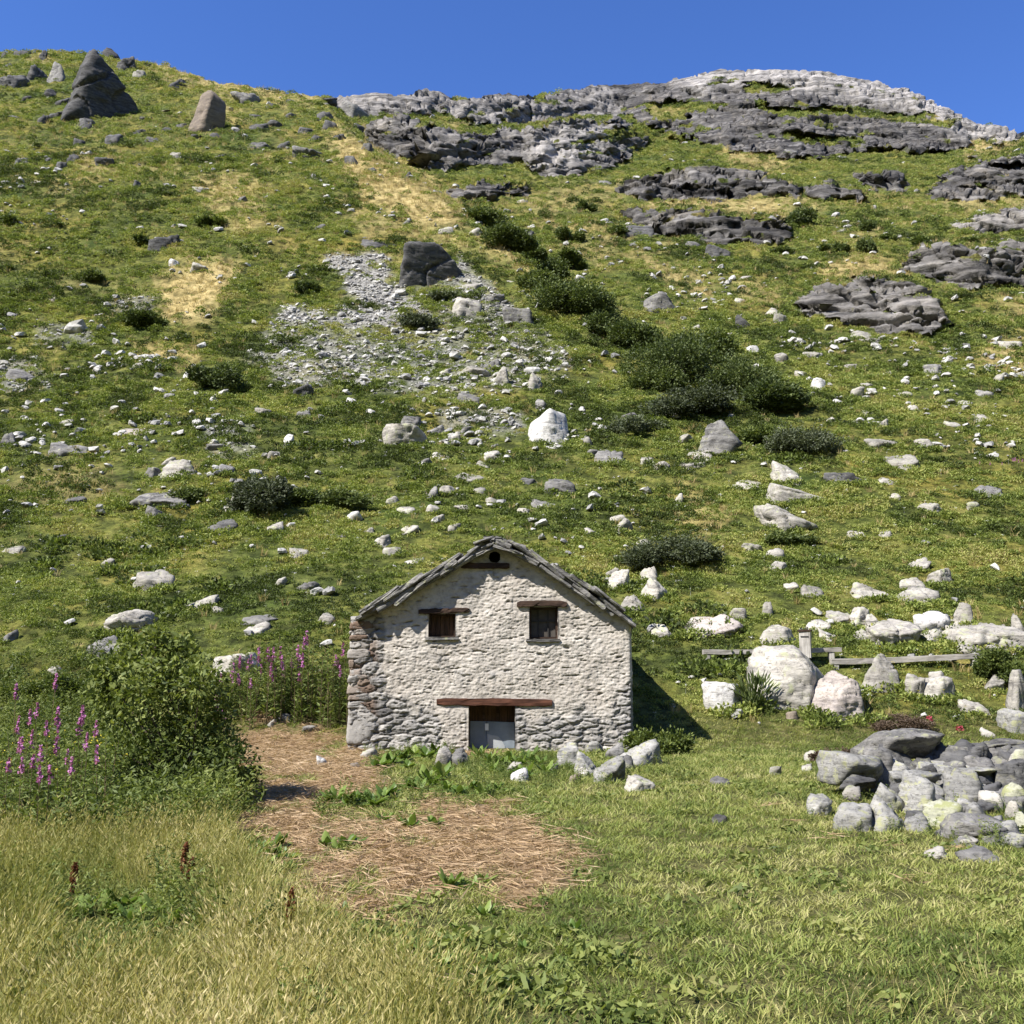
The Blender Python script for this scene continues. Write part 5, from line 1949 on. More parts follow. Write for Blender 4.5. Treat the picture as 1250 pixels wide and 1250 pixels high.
GB = "bushes along the wet gully"
BUSHES = [
    (832, 436, 125, 78, 'bush_dark', "widest dark green bush, in the lower gully right of the slope's middle", GB),
    (778, 412, 60, 44, 'bush_dark', "dark bush joining the upper gully bushes to the widest bush", GB),
    (905, 462, 90, 52, 'bush_dark', "dark bush just right of the widest bush", GB),
    (952, 484, 66, 46, 'bush_dark', "dark rounded bush ending the gully thicket above the angular block", GB),
    (850, 490, 100, 42, 'bush_grey', "greyish bush in front of the widest bush", GB),
    (780, 521, 70, 26, 'bush_grey', "low grey green bush above the pale topped rock", GB),
    (700, 366, 96, 54, 'bush_dark', "broad dark bush in the gully below the big dark boulder's level", GB),
    (655, 343, 44, 30, 'bush_dark', "dark bush at the upper left end of the broad gully bush", GB),
    (590, 265, 58, 30, 'bush_dark', "topmost dark bush in the gully under the dry grass edge", GB),
    (622, 292, 62, 38, 'bush_dark', "dark bush next down the gully from the topmost one", GB),
    (652, 313, 32, 26, 'bush_dark', "small dark bush between the upper gully bushes and the broad one", GB),
    (700, 318, 30, 30, 'bush_dark', "upright dark bush on the gully's far bank", GB),
    (696, 286, 34, 22, 'bush_dark', "small dark bush higher on the gully's far bank", GB),
    (716, 252, 26, 15, 'bush_dark', "small dark bush below the cliff foot", GB),
    (699, 242, 15, 9, 'bush_dark', "tiny bush right under the cliff foot", GB),
    (756, 281, 42, 16, 'bush_dark', "low dark bush left of the low rock band", None),
    (640, 303, 40, 26, 'bush_dark', "small dark bush squeezed among the upper gully bushes", GB),
    (674, 332, 40, 30, 'bush_dark', "dark bush just uphill of the broad gully bush", GB),
    (738, 392, 64, 42, 'bush_dark', "dark bush between the broad gully bush and a pale block", GB),
    (868, 425, 60, 44, 'bush_mid', "lighter green bush at the upper right of the widest bush", GB),
    (800, 462, 70, 36, 'bush_dark', "dark bush at the lower left of the widest bush", GB),
    (980, 268, 38, 24, 'bush_dark', "dark bush below the right end of the ledged rock band", None),
    (1059, 278, 18, 14, 'bush_dark', "tiny round bush alone in the grass under the dark ledges", None),
    (1020, 301, 34, 16, 'bush_dark', "small dark bush uphill of the knoll's dry grass cap", None),
    (1059, 302, 24, 18, 'bush_dark', "small round bush directly uphill of the knoll", None),
    (1126, 294, 20, 16, 'bush_mid', "small bush on top of the dark crag", None),
    (955, 305, 32, 12, 'bush_dark', "low dark bush right of the low rock band's end", None),
    (1081, 290, 28, 11, 'bush_dark', "low bush between the small round bush and the crag", None),
    (1187, 293, 16, 9, 'bush_dark', "tiny bush below the long pale rib", None),
    (107, 336, 36, 20, 'bush_dark', "dark heath bush left of the dry grass patch", None),
    (168, 391, 62, 26, 'bush_dark', "dark spreading heath bush below the dry grass patch", None),
    (8, 270, 22, 18, 'bush_dark', "dark bush at the picture's left edge on the open slope", None),
    (375, 350, 30, 18, 'bush_dark', "dark bush beside the scree's left edge", None),
    (258, 271, 36, 16, 'bush_dark', "low dark heath bush under the dry patch below the tan boulder", None),
    (168, 292, 44, 14, 'bush_dark', "low heath bush against the small black rock", None),
    (259, 461, 58, 34, 'bush_dark', "fine stemmed dark bush on the slope left of the scree foot", None),
    (312, 612, 70, 52, 'bush_grey', "small willow bush with silvery leaves beside a pale upright rock", None),
    (352, 608, 62, 26, 'bush_dark', "flat dark juniper adjoining the small willow bush", None),
    (235, 601, 50, 18, 'bush_dark', "flat dark juniper above the sharp edged dark rock", None),
    (418, 608, 62, 24, 'bush_dark', "flat dark juniper left of the pale stones uphill of the barn", None),
    (822, 676, 112, 40, 'bush_grey', "round grey green bush uphill and right of the barn", None),
    (985, 545, 90, 34, 'bush_grey', "loose grey green thicket of tall weeds right of the angular block", None),
    (930, 530, 60, 26, 'bush_mid', "tall weeds between the angular block and the gully thicket", None),
    (968, 655, 60, 20, 'bush_dark', "dark juniper in front of the big smooth pale boulder", None),
    (1230, 818, 52, 44, 'bush_mid', "leafy green shrub at the end of the second wooden beam", None),
    (805, 910, 70, 28, 'bush_mid', "low leafy weeds in the shade beside the barn's corner", None),
    (455, 885, 40, 16, 'bush_mid', "small tuft of weeds at the foot of the barn's corner stones", None),
    (525, 890, 50, 34, 'bush_mid', "bushy weed against the barn wall left of the door", None),
    (690, 900, 60, 22, 'bush_mid', "low weeds along the barn wall right of the door", None),
    (510, 392, 44, 22, 'bush_grey', "heath patch in the scree below the big dark boulder", None),
    (540, 360, 40, 14, 'bush_grey', "small green clump at the foot of the big dark boulder", None),
    (1120, 884, 100, 20, 'heath', "brown heath growing on top of the stone heap", None),
    (1030, 925, 60, 18, 'heath', "brown heath on the meadow end of the stone heap", None),
    (70, 842, 120, 30, 'bush_mid', "dark weed patch behind the pink flowered weeds", None),
]
for k, (px, py, w, h, mt, lab, gr) in enumerate(BUSHES):
    put_bush(px, py, w, h, mt, 300 + k, lab, gr, stems=h > 22, leafk=.45 if mt == 'heath' else 1.0, dens=3.0 if mt == 'heath' else 1.0, depth=.6 if py > 840 else .8,
             name="heath_bush" if mt == 'heath' else "bush")

# the big elder bush: several stems, a loose bright crown and a dense darker skirt
rng = np.random.default_rng(77)
g0 = ground([215], [985])[0]
elder = empty("elder_bush", (g0[0], g0[1] + .5, g0[2]))
tag(elder, "big leafy elder bush at the edge of the dry hay, tallest plant near the barn", "bush")
S = g0[1] / FPX
def E(px, py, dy=0.0):
    p = W(px, py, g0[1] + .5 + dy)
    return p - np.array([g0[0], g0[1] + .5, g0[2]])
V, F, lv, off = [], [], [], 0
mb = MB()
CL = [(150, 825, 34), (185, 805, 34), (215, 812, 32), (245, 830, 28), (262, 858, 26), (135, 850, 26), (170, 845, 34), (210, 850, 36), (240, 880, 34),
      (160, 885, 34), (195, 895, 40), (230, 915, 40), (268, 905, 30), (150, 920, 34), (185, 935, 40), (225, 950, 42), (262, 945, 34), (150, 955, 30), (285, 960, 22),
      (205, 975, 34), (250, 985, 34), (190, 783, 18), (222, 790, 18), (285, 930, 26), (294, 962, 25), (278, 995, 24), (262, 1002, 26), (128, 822, 18), (160, 792, 18)]
for k, (px, py, r) in enumerate(CL):
    dy = rng.normal(0, .38)
    c = E(px, py, dy)
    rr = r * S * 1.08
    n = int((200 if py < 890 else 330) + r * 9)
    d = rng.normal(size=(n, 3)); d /= np.linalg.norm(d, axis=1)[:, None]
    lump = 1 + .55 * perlin(d * 2 + k * 3.1)
    p = c + d * (rr * (.25 + .75 * rng.random(n) ** .55) * lump)[:, None]
    L = .10 if py < 890 else .08
    v, f = leaves(rng, p, L * rng.uniform(.7, 1.4, n), L * .48 * rng.uniform(.7, 1.2, n), d * .5, -.1)
    V.append(v); F.append(f + off); off += len(v)
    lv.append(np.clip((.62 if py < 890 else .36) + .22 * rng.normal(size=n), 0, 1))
    mb.tube([(rng.normal(0, .12), rng.normal(0, .1), -.1), c * np.array([.5, .5, .5]) + rng.normal(0, .06, 3), c], [.022, .016, .007], 5)
V = np.concatenate(V)
V[:, 2] = np.maximum(V[:, 2], 0)
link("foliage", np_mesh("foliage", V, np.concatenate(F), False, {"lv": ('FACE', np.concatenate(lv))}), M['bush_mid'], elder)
mb.build("stem", M['bark'], elder)

# fireweed: stem with leaves, pink spike
def fireweed_meshes(rng, h, spike):
    mb = MB()
    bend = rng.normal(0, .06, 2)
    top = np.array([bend[0] * h, bend[1] * h, h])
    pts = [np.array([0, 0, -.05]), top * .5 + np.array([bend[1] * .1, 0, 0]), top]
    mb.tube(pts, [.008, .006, .003], 4)
    st = mb.mesh("stem")
    n = 46
    t = np.sort(rng.uniform(.08, .74 if spike else .98, n))
    cen = top[None] * t[:, None]
    an = rng.random(n) * 6.283
    d = np.stack([np.cos(an), np.sin(an), rng.uniform(.1, .6, n)], 1)
    Ls = .15 * (1.1 - .5 * t)
    v, f = leaves(rng, cen + d * (Ls * .5)[:, None], Ls, .026, d * 3)
    lf = np_mesh("leaves", v, f, False, {"lv": ('FACE', np.clip(.45 + .25 * rng.normal(size=n), 0, 1))})
    fl = None
    if spike:
        n = 40
        t = rng.uniform(.80, 1.0, n)
        cen = top[None] * t[:, None]
        an = rng.random(n) * 6.283
        d = np.stack([np.cos(an), np.sin(an), rng.normal(0, .3, n)], 1)
        v, f = leaves(rng, cen + d * (.055 * (1.06 - t) / .28)[:, None] * rng.random((n, 1)), .045, .040, d)
        fl = np_mesh("flower_spike", v, f, False, {"lv": ('FACE', rng.random(n))})
    return st, lf, fl
rng = np.random.default_rng(12)
FW = [fireweed_meshes(rng, 1.0, True) for _ in range(4)] + [fireweed_meshes(rng, 1.0, False) for _ in range(4)]
protos = []
for st, lf, fl in FW:
    r = empty("fireweed", (0, 0, 0))
    link("stem", st, M['stem'], r)
    link("leaves", lf, M['weed'], r)
    if fl: link("flower_spike", fl, M['fire'], r)
    protos.append([r, False])
def plant_fireweed(px, py_top, py_base, flower, label, group):
    k = int(rng.integers(0, 4)) + (0 if flower else 4)
    r, used = protos[k]
    if used: r = copy_tree(r)
    else: protos[k][1] = True
    g = ground([px], [py_base])[0]
    hgt = (py_base - py_top) * g[1] / FPX
    r.location = g
    r.scale = (max(.75, hgt * .8), max(.75, hgt * .8), hgt)
    r.rotation_euler = (0, 0, rng.random() * 6.283)
    tag(r, label, "fireweed", group)
FLOWERS = [(490 * .336, 1095, 0)]
# stand behind the hay, beside the barn
for k in range(125):
    px = 262 + 165 * rng.random()
    base = 862 + 30 * rng.random() - (px < 300) * 6
    top = base - rng.uniform(58, 92) * (1 if px > 300 else .8)
    fl = rng.random() < (.48 if px < 345 else .12)
    plant_fireweed(px, top, base, fl, "pink flowering fireweed stem in the stand beside the barn" if fl else "green fireweed stem without bloom in the stand beside the barn",
                   "flowering stems of the stand beside the barn" if fl else "bloomless stems of the stand beside the barn")
for px, top in ((267, 852), (272, 868), (262, 840), (212, 868), (263, 880), (165, 790), (178, 787)):
    plant_fireweed(px, top, top + 95, True, "pink fireweed stem growing through the big elder bush", "fireweed in the elder bush")
for px, top in ((52, 884), (92, 882), (24, 896), (37, 862), (58, 826), (15, 838), (90, 870), (45, 915), (20, 930), (44, 940), (10, 905), (75, 920), (100, 900), (62, 905), (30, 870), (70, 890), (8, 880), (112, 885), (84, 930), (33, 925), (55, 940), (118, 915), (3, 930), (98, 865), (66, 868), (22, 905)):
    plant_fireweed(px, top, top + rng.uniform(88, 105), True, "pink fireweed stem in the tall weeds at the meadow's left side", "fireweed in the left weeds")
for k in range(70):
    px = -10 + 150 * rng.random()
    base = 985 + 35 * rng.random()
    plant_fireweed(px, base - rng.uniform(60, 100), base, False, "tall green weed stem in the weeds at the meadow's left side", "tall weed stems on the left")
for k in range(8):
    px = 1190 + 60 * rng.random()
    plant_fireweed(px, 560 + rng.uniform(-3, 3), 578, True, "pink fireweed on the far stony slope beside the layered stones", "fireweed on the far stony slope")
for r, used in protos:
    if not used:
        for c in list(r.children): bpy.data.objects.remove(c)
        bpy.data.objects.remove(r)

# dock plants: rosettes of broad leaves
def dock_mesh(rng):
    V, F, lv, k = [], [], [], 0
    for i in range(15):
        a = rng.random() * 6.283
        L = rng.uniform(.16, .34)
        wd = L * rng.uniform(.32, .48)
        el = rng.uniform(.25, 1.15)
        d = np.array([math.cos(a) * math.cos(el), math.sin(a) * math.cos(el), math.sin(el)])
        sd = np.array([-math.sin(a), math.cos(a), 0])
        up = np.cross(d, sd) * -1
        p0 = d * .06
        m = 5
        base = k
        for t in np.linspace(0, 1, m):
            wv = wd * .5 * math.sin(math.pi * (.12 + .88 * t) ** .8) * (1 if t < 1 else 0) + .004
            cpt = p0 + d * L * t + np.array([0, 0, -1]) * .22 * L * t * t
            rip = rng.normal(0, .010, 2)
            V += [cpt - sd * wv + up * (.18 * wv + rip[0]), cpt, cpt + sd * wv + up * (.18 * wv + rip[1])]
            k += 3
        x = np.clip(.5 + .25 * rng.normal(), 0, 1)
        for j in range(m - 1):
            b = base + j * 3
            F += [(b, b + 1, b + 4, b + 3), (b + 1, b + 2, b + 5, b + 4)]
            lv += [x, x + .06]
    return np_mesh("dock_leaves", V, np.array(F), True, {"lv": ('FACE', np.clip(lv, 0, 1))})
rng = np.random.default_rng(31)
DM = [dock_mesh(rng) for _ in range(5)]
for m_ in DM: m_.materials.append(M['dock'])
DOCKS = [("the barn wall left of the door", [(462, 938), (476, 934), (490, 930), (505, 924), (520, 926), (532, 921), (512, 912), (541, 915), (498, 938), (556, 912)]),
         ("the barn door", [(585, 925), (597, 930), (610, 936), (622, 930), (634, 935), (646, 928), (657, 936), (600, 945), (616, 948), (640, 950), (665, 945)]),
         ("the green strip crossing the hay", [(497, 962), (512, 965), (528, 960), (545, 966), (560, 970), (480, 970), (575, 966), (540, 952), (520, 955), (590, 972), (606, 968), (468, 975), (455, 985), (440, 980), (425, 985), (410, 978)]),
         ("the elder bush's shade", [(318, 1040), (332, 1046), (345, 1050), (325, 1055), (308, 1048), (350, 1060), (338, 1035), (355, 1052)]),
         ("the middle of the dry hay", [(400, 1035), (412, 1040), (425, 1033), (565, 1080), (578, 1084), (550, 1085), (590, 1078), (530, 1010), (500, 1012), (470, 1005)]),
         ("the hay's near edge", [(380, 1115), (395, 1120), (410, 1128), (370, 1128), (350, 1120), (420, 1115), (430, 1140), (400, 1145)]),
         ("the lawn's near end", [(470, 1150), (520, 1165), (560, 1140), (600, 1175), (640, 1160), (500, 1200), (560, 1215), (620, 1205), (690, 1180), (700, 1140), (450, 1185), (540, 1180), (660, 1215), (590, 1120)]),
         ("the tall yellow grass", [(110, 1110), (130, 1118), (150, 1112), (95, 1120), (118, 1165), (105, 1172), (60, 1105), (160, 1125), (195, 1118), (210, 1130)])]
for place, pts in DOCKS:
    for (px, py) in pts:
        o = link("dock_plant", DM[int(rng.integers(5))], None, None, ground([px], [py])[0])
        s = rng.uniform(.6, 1.1) * np.interp(py, [930, 1000, 1100, 1200], [1.15, .85, .5, .38]) * (1.9 if px < 260 and py > 1080 else 1)
        o.scale = (s, s, s * rng.uniform(.8, 1.2))
        o.rotation_euler = (0, 0, rng.random() * 6.283)
        tag(o, "broad leaved green dock plant growing by " + place if "barn" in place else "broad leaved green dock plant growing in " + place, "dock plant", "docks by " + place)

# dry brown dock stalks
def stalk(px, top, base, lean, label):
    g = ground([px], [base])[0]
    h = (base - top) * g[1] / FPX
    r = empty("dry_stalk", tuple(g))
    tag(r, label, "stalk")
    tp = np.array([lean * h, 0, h])
    mb = MB()
    mb.tube([(0, 0, -.03), tp * .5, tp], [.010, .008, .004], 5)
    mb.build("stem", M['stem'], r)
    n = 420
    t = rng.uniform(.38, 1.0, n)
    an = rng.random(n) * 6.283
    d = np.stack([np.cos(an), np.sin(an), rng.normal(.2, .4, n)], 1)
    wgt = .036 * np.sin(np.pi * np.clip((t - .30) / .78, 0, 1)) * (.6 + .5 * np.abs(np.sin(t * 26)))
    v, f = leaves(rng, tp * t[:, None] + d * (wgt * rng.random(n) ** .6)[:, None], .024, .017, d)
    link("seed_head", np_mesh("seed_head", v, f, False, {"lv": ('FACE', rng.random(n))}), M['brown_head'], r)
stalk(86, 1058, 1112, .05, "upright dry brown dock stalk alone in the yellow grass")
stalk(219, 1032, 1090, .10, "thin dry brown dock stalk behind a thicker one in the yellow grass")
stalk(226, 1050, 1098, .14, "thick leaning brown dock stalk beside a thinner one")
stalk(350, 1092, 1160, .06, "tall thin brown stalk at the edge of the dry hay")

# dark spiky plant by the white boulder
g = ground([920], [866])[0]
n = 260
rr = np.random.default_rng(4)
an = rr.random(n) * 6.283
el = rr.uniform(.7, 1.5, n)
d = np.stack([np.cos(an) * np.cos(el), np.sin(an) * np.cos(el), np.sin(el)], 1)
t = rr.random(n) ** .7
v, f = leaves(rr, d * (t * .95)[:, None] + rr.normal(0, .02, (n, 3)), .30, .05, d * 3)
o = link("spiky_plant", np_mesh("spiky_plant", v, f, False, {"lv": ('FACE', rr.random(n) * .5)}), M['bush_dark'], None, (g[0], g[1] - .1, g[2]))
tag(o, "dark spiky plant growing between the white boulder and the biggest one", "plant")
for px, py, lab in ((1135, 889, "small red flower clump on the heap's top slab edge"), (1172, 901, "small red flower clump further along the heap top")):
    g = ground([px], [py + 4])[0]
    n = 60
    v, f = leaves(rr, dome(rr, n, .10, .14), .05, .04)
    tag(link("red_flowers", np_mesh("red_flowers", v, f, False, {"lv": ('FACE', rr.random(n))}), M['redleaf'], None, (g[0], g[1], g[2] + .25)), lab, "flowers")

# ------------------------------------------------------------------ wooden beams and post
def timber(p0, p1, wd, ht, name, mat, label, cat, supports):
    """long squared timber between two places, slightly bowed, on short blocks"""
    p0, p1 = Vector(p0), Vector(p1)
    r = empty(name, tuple((p0 + p1) / 2))
    tag(r, label, cat)
    ax = (p1 - p0).normalized()
    up = Vector((0, 0, 1))
    sd = ax.cross(up).normalized()
    n = 14
    V, F = [], []
    rg = np.random.default_rng(8)
    for k in range(n):
        t = k / (n - 1)
        c = (p0.lerp(p1, t)) - r.location
        c.z += -.02 * math.sin(math.pi * t)
        for (a, b) in ((-.5, -.46), (-.46, -.5), (.46, -.5), (.5, -.46), (.5, .46), (.46, .5), (-.46, .5), (-.5, .46)):
            V.append(c + sd * (a * wd + rg.normal(0, .004)) + up * (b * ht + rg.normal(0, .005)))
    for k in range(n - 1):
        for i in range(8):
            j = (i + 1) % 8
            F.append((k * 8 + i, k * 8 + j, (k + 1) * 8 + j, (k + 1) * 8 + i))
    F.append(tuple(range(8))[::-1]); F.append(tuple((n - 1) * 8 + i for i in range(8)))
    mb = MB()
    mb.add(np.array([tuple(v) for v in V]), F)
    mb.build("beam", mat, r)
    for t in supports:
        c = p0.lerp(p1, t) - r.location
        gz = height(p0.lerp(p1, t).x, p0.lerp(p1, t).y) - r.location.z
        mb = MB()
        z1 = c.z - ht / 2 - .005
        z0 = min(gz - .1, z1 - .12)
        mb.box((c.x, c.y, (z0 + z1) / 2), (.14, wd * .8, z1 - z0), None, .008, rg)
        mb.build("support", M['grey_wood_z'], r)
    return r
YB1 = float(ground([940], [806])[0][1])
YB2 = float(ground([1105], [815])[0][1])
timber(W(858, 796, YB1), W(1026, 793, YB1), .22, .13, "wooden_beam", M['grey_wood'], "bleached wooden beam on short blocks, the one crossed by the post", "beam", (.03, .93))
timber(W(1014, 808, YB2), W(1196, 800.5, YB2), .22, .15, "wooden_beam", M['grey_wood'], "bleached wooden beam sloping up to the leafy shrub, half behind boulders", "beam", (.03, .96))
g = W(984, 800, YB1 - .42)
post = empty("wooden_post", (float(g[0]), float(g[1]), 0))
tag(post, "short squared wooden post with a pale front face and dark cap", "post")
zt, zb = float(W(984, 771, YB1 - .42)[2]), float(W(984, 803, YB1 - .42)[2])
Rz = np.array(Euler((0, 0, math.radians(-24))).to_matrix())
mb = MB(); mb.box((0, 0, (zt + zb) / 2), (.30, .30, zt - zb), Rz, .006); mb.build("shaft", M['grey_wood_z'], post)
mb = MB(); mb.box((0, 0, zt + .03), (.36, .36, .05), Rz, .006); mb.build("cap", M['beam_dark'], post)
mb = MB(); mb.box(tuple(Rz @ np.array([0, -.165, 0]) + np.array([0, 0, zt - .14])), (.22, .02, .025), Rz, .001); mb.build("slot", M['iron'], post)
mb = MB(); mb.tube([tuple(Rz @ np.array([.06, .0, 0]) + np.array([0, 0, zt + .05])), tuple(Rz @ np.array([.06, .0, 0]) + np.array([0, 0, zt + .14]))], [.02, .018], 6); mb.build("spout", M['iron'], post)

# ------------------------------------------------------------------ ground cover
rng = np.random.default_rng(51)
M['cover'] = leaf_mat("heath_cover_leaves", [(0, (.022, .030, .009)), (.22, (.074, .102, .022)), (.42, (.168, .218, .046)), (.64, (.30, .338, .085)), (.88, (.38, .36, .12)), (1, (.22, .155, .08))], .30, 'INST')
M['lawn'] = leaf_mat("lawn_blades", [(0, (.06, .09, .018)), (.35, (.17, .22, .048)), (.62, (.33, .35, .10)), (.85, (.48, .44, .20)), (1, (.58, .52, .30))], .35, 'INST')
M['drygrass'] = leaf_mat("dry_grass_blades", [(0, (.22, .16, .06)), (.5, (.43, .34, .15)), (1, (.58, .48, .25))], .3, 'INST')
M['tall'] = leaf_mat("tall_meadow_grass", [(0, (.10, .135, .03)), (.4, (.27, .275, .075)), (.7, (.48, .43, .17)), (1, (.67, .58, .34))], .35, 'INST')
M['hay'] = leaf_mat("cut_hay", [(0, (.24, .155, .085)), (.5, (.38, .265, .15)), (1, (.62, .48, .31))], .2, 'INST')
for k, s in (('scree_p', (.40, .39, .36)), ('scree_d', (.24, .235, .225))):
    M[k] = plain(k, s, .9, .2, 3.0, .5)

def cushion(n, r, h, leaf):
    p = dome(rng, n, r, h, .5)
    nrm = p / (np.linalg.norm(p, axis=1)[:, None] + 1e-9)
    v, f = leaves(rng, p, leaf * rng.uniform(.6, 1.3, n), leaf * .6 * rng.uniform(.6, 1.2, n), nrm * .6, .3)
    return np_mesh("cushion", v, f, False, {"lv": ('FACE', rng.random(n))})
cush = [cushion(110, .36, .26, .11) for _ in range(6)] + [cushion(90, .30, .17, .10) for _ in range(3)]
bare = np.clip(q_rock * 1.6, 0, 1)
open_ = (1 - bare) * (1 - .85 * np.clip(q_scree * 1.2, 0, 1)) * (1 - .9 * np.clip(q_dry, 0, 1)) * (1 - q_lawn)
dn = np.where(q_dist < 34, 24.0, np.where(q_dist < 45, 16.0, np.where(q_dist < 75, 8.0, np.where(q_dist < 110, 3.4, .9)))) * open_
patchy = fbm(q_cen / np.array([3.5, 3.5, 3.5]) + 70, 3)
dn *= .35 + 1.2 * sstep(-.25, .25, patchy)
P, f = pick(dn, rng)
n = len(P)
dpt = P[:, 1]
tn = .42 + 1.25 * fbm(P / 4.5 + 11, 3) + .75 * fbm(P / 1.3 + 3, 2) + .7 * fbm(P / 15.0 + 8, 3) + rng.normal(0, .11, n) + .14 * np.clip((dpt - 60) / 100, 0, 1)
scl = rng.uniform(.45, 1.4, n) * np.interp(dpt, [25, 33, 45, 80, 150, 250], [.42, .55, .76, 1.05, 1.6, 2.4])
rot = np.stack([rng.normal(0, .15, n) + .35, rng.normal(0, .15, n), rng.random(n) * 6.283], 1)
rot[:, 0] *= 0.3
scatter("heath_cover", [(m, M['cover']) for m in cush], P - np.array([0, 0, .05]), rot, scl, rng.integers(0, len(cush), n), np.clip(tn, 0, 1),
        "low green heath and bilberry covering the hillside", "ground cover")

# dark juniper and alpenrose mats
P, f = pick(.045 * open_ * (q_dist < 62) * (.2 + 1.6 * sstep(0, .3, fbm(q_cen / 8.0 + 23, 2))) + .012 * open_ * (q_dist >= 62) * (q_dist < 130), rng, 600)
k_ = 7
P = np.repeat(P, k_, 0) + np.concatenate([rng.normal(0, .55, (len(P) * k_, 2)) * np.array([1.3, .8]), np.zeros((len(P) * k_, 1))], 1)
P[:, 2] = [height(x_, y_) if y_ < 60 else z_ for x_, y_, z_ in P]
n = len(P)
scatter("juniper_mats", [(m.copy(), M['cover']) for m in cush], P - np.array([0, 0, .04]), np.stack([0 * P[:, 0], 0 * P[:, 0], rng.random(n) * 6.283], 1), rng.uniform(.9, 1.9, n), rng.integers(0, len(cush), n),
        np.clip(rng.normal(.10, .08, n), 0, 1), "dark juniper mats spreading over the slope", "ground cover")
# heath growing up against the rocks
_c, _s, _t = [], [], []
for (px, py, w, h) in ROCK_SPOTS:
    m_ = int(np.clip(w / 5, 3, 16))
    xs = px + rng.uniform(-.56, .56, m_) * w
    ys = py + h * (.5 + rng.uniform(-.10, .12, m_))
    g_ = ground(xs, ys)
    _c.append(g_)
    _s.append(np.clip(g_[:, 1] / FPX * h * .6 / .3, .18, 1.1) * rng.uniform(.5, 1.1, m_))
    _t.append(rng.uniform(.15, .75, m_))
_c, _s, _t = np.concatenate(_c), np.concatenate(_s), np.concatenate(_t)
n = len(_c)
scatter("rock_foot_heath", [(m.copy(), M['cover']) for m in cush], _c - np.array([0, .05, .04]), np.stack([0 * _s, 0 * _s, rng.random(n) * 6.283], 1), _s, rng.integers(0, len(cush), n), _t,
        "tufts of heath and grass round the feet of the rocks", "ground cover")
# dry hill grass
dg = [blades(rng, 16, .16, .42, .022, .6) for _ in range(4)]
P, f = pick(np.where(q_dist < 60, 7, np.where(q_dist < 110, 3.2, 1.0)) * (np.clip(q_dry, 0, 1) ** 1.3) * (1 - bare) * (1 - q_lawn) + .35 * open_ * (q_dist < 130), rng)
n = len(P)
scl = rng.uniform(.5, 1.1, n) * np.interp(P[:, 1], [25, 60, 120, 250], [.7, .9, 1.4, 2.2])
scatter("dry_hill_grass", [(m, M['drygrass']) for m in dg], P, np.stack([rng.normal(0, .1, n), rng.normal(0, .1, n), rng.random(n) * 6.283], 1), scl,
        rng.integers(0, 4, n), rng.random(n), "dry tan grass in patches on the hillside", "grass")

# scree and loose stones
def chip(sub=1):
    p, f_ = rock_shape(1, .8, .36, rng, 2 if sub else 1, 9, .06, sink=.2, planes=slab_planes(rng))
    return np_mesh("chip", p, f_, False)
chips = [(chip(), M['scree_p']) for _ in range(5)] + [(chip(), M['scree_d']) for _ in range(2)]
P, f = pick(np.where(q_dist < 75, 15, 13.0) * np.clip(q_scree, 0, 1) ** 1.3, rng)
n = len(P)
scl = np.exp(rng.normal(-1.5, .5, n)) * np.interp(P[:, 1], [30, 90], [.7, 1.05])
scatter("scree", chips, P, np.stack([rng.normal(0, .3, n), rng.normal(0, .3, n), rng.random(n) * 6.283], 1), scl, rng.integers(0, 7, n), rng.random(n),
        "fan of small broken grey stones below the big dark boulder", "scree")
wobq = fbm(q_cen / 6.0 + 40, 3)
zone = .10 + .55 * poly_mask(q_px, q_py, [(940, 395), (1260, 425), (1260, 560), (1080, 555), (950, 480)], 20) + .50 * poly_mask(q_px, q_py, [(410, 395), (720, 395), (740, 560), (420, 560)], 30) \
    + .22 * poly_mask(q_px, q_py, [(880, 740), (1260, 740), (1260, 900), (900, 880)], 20) + .25 * poly_mask(q_px, q_py, [(700, 260), (900, 330), (900, 400), (720, 400)], 20) \
    + .40 * poly_mask(q_px, q_py, [(0, 360), (200, 360), (320, 600), (0, 620)], 30) + .22 * poly_mask(q_px, q_py, [(0, 560), (900, 560), (900, 720), (0, 760)], 30)
P, f = pick(zone * (1 - bare) * (1 - q_lawn) * (.25 + 1.6 * sstep(0, .35, wobq)) * np.where(q_dist < 110, 2.0, .22), rng, 25000)
n = len(P)
scl = np.minimum(np.exp(rng.normal(-1.32, .62, n)), .62) * np.interp(P[:, 1], [26, 60, 150], [.75, 1.15, 2.0])
scatter("loose_stones", chips, P + np.array([0, 0, .06]), np.stack([rng.normal(0, .3, n), rng.normal(0, .3, n), rng.random(n) * 6.283], 1), scl, rng.integers(0, 7, n), rng.random(n),
        "small pale stones strewn in the heath", "stones")

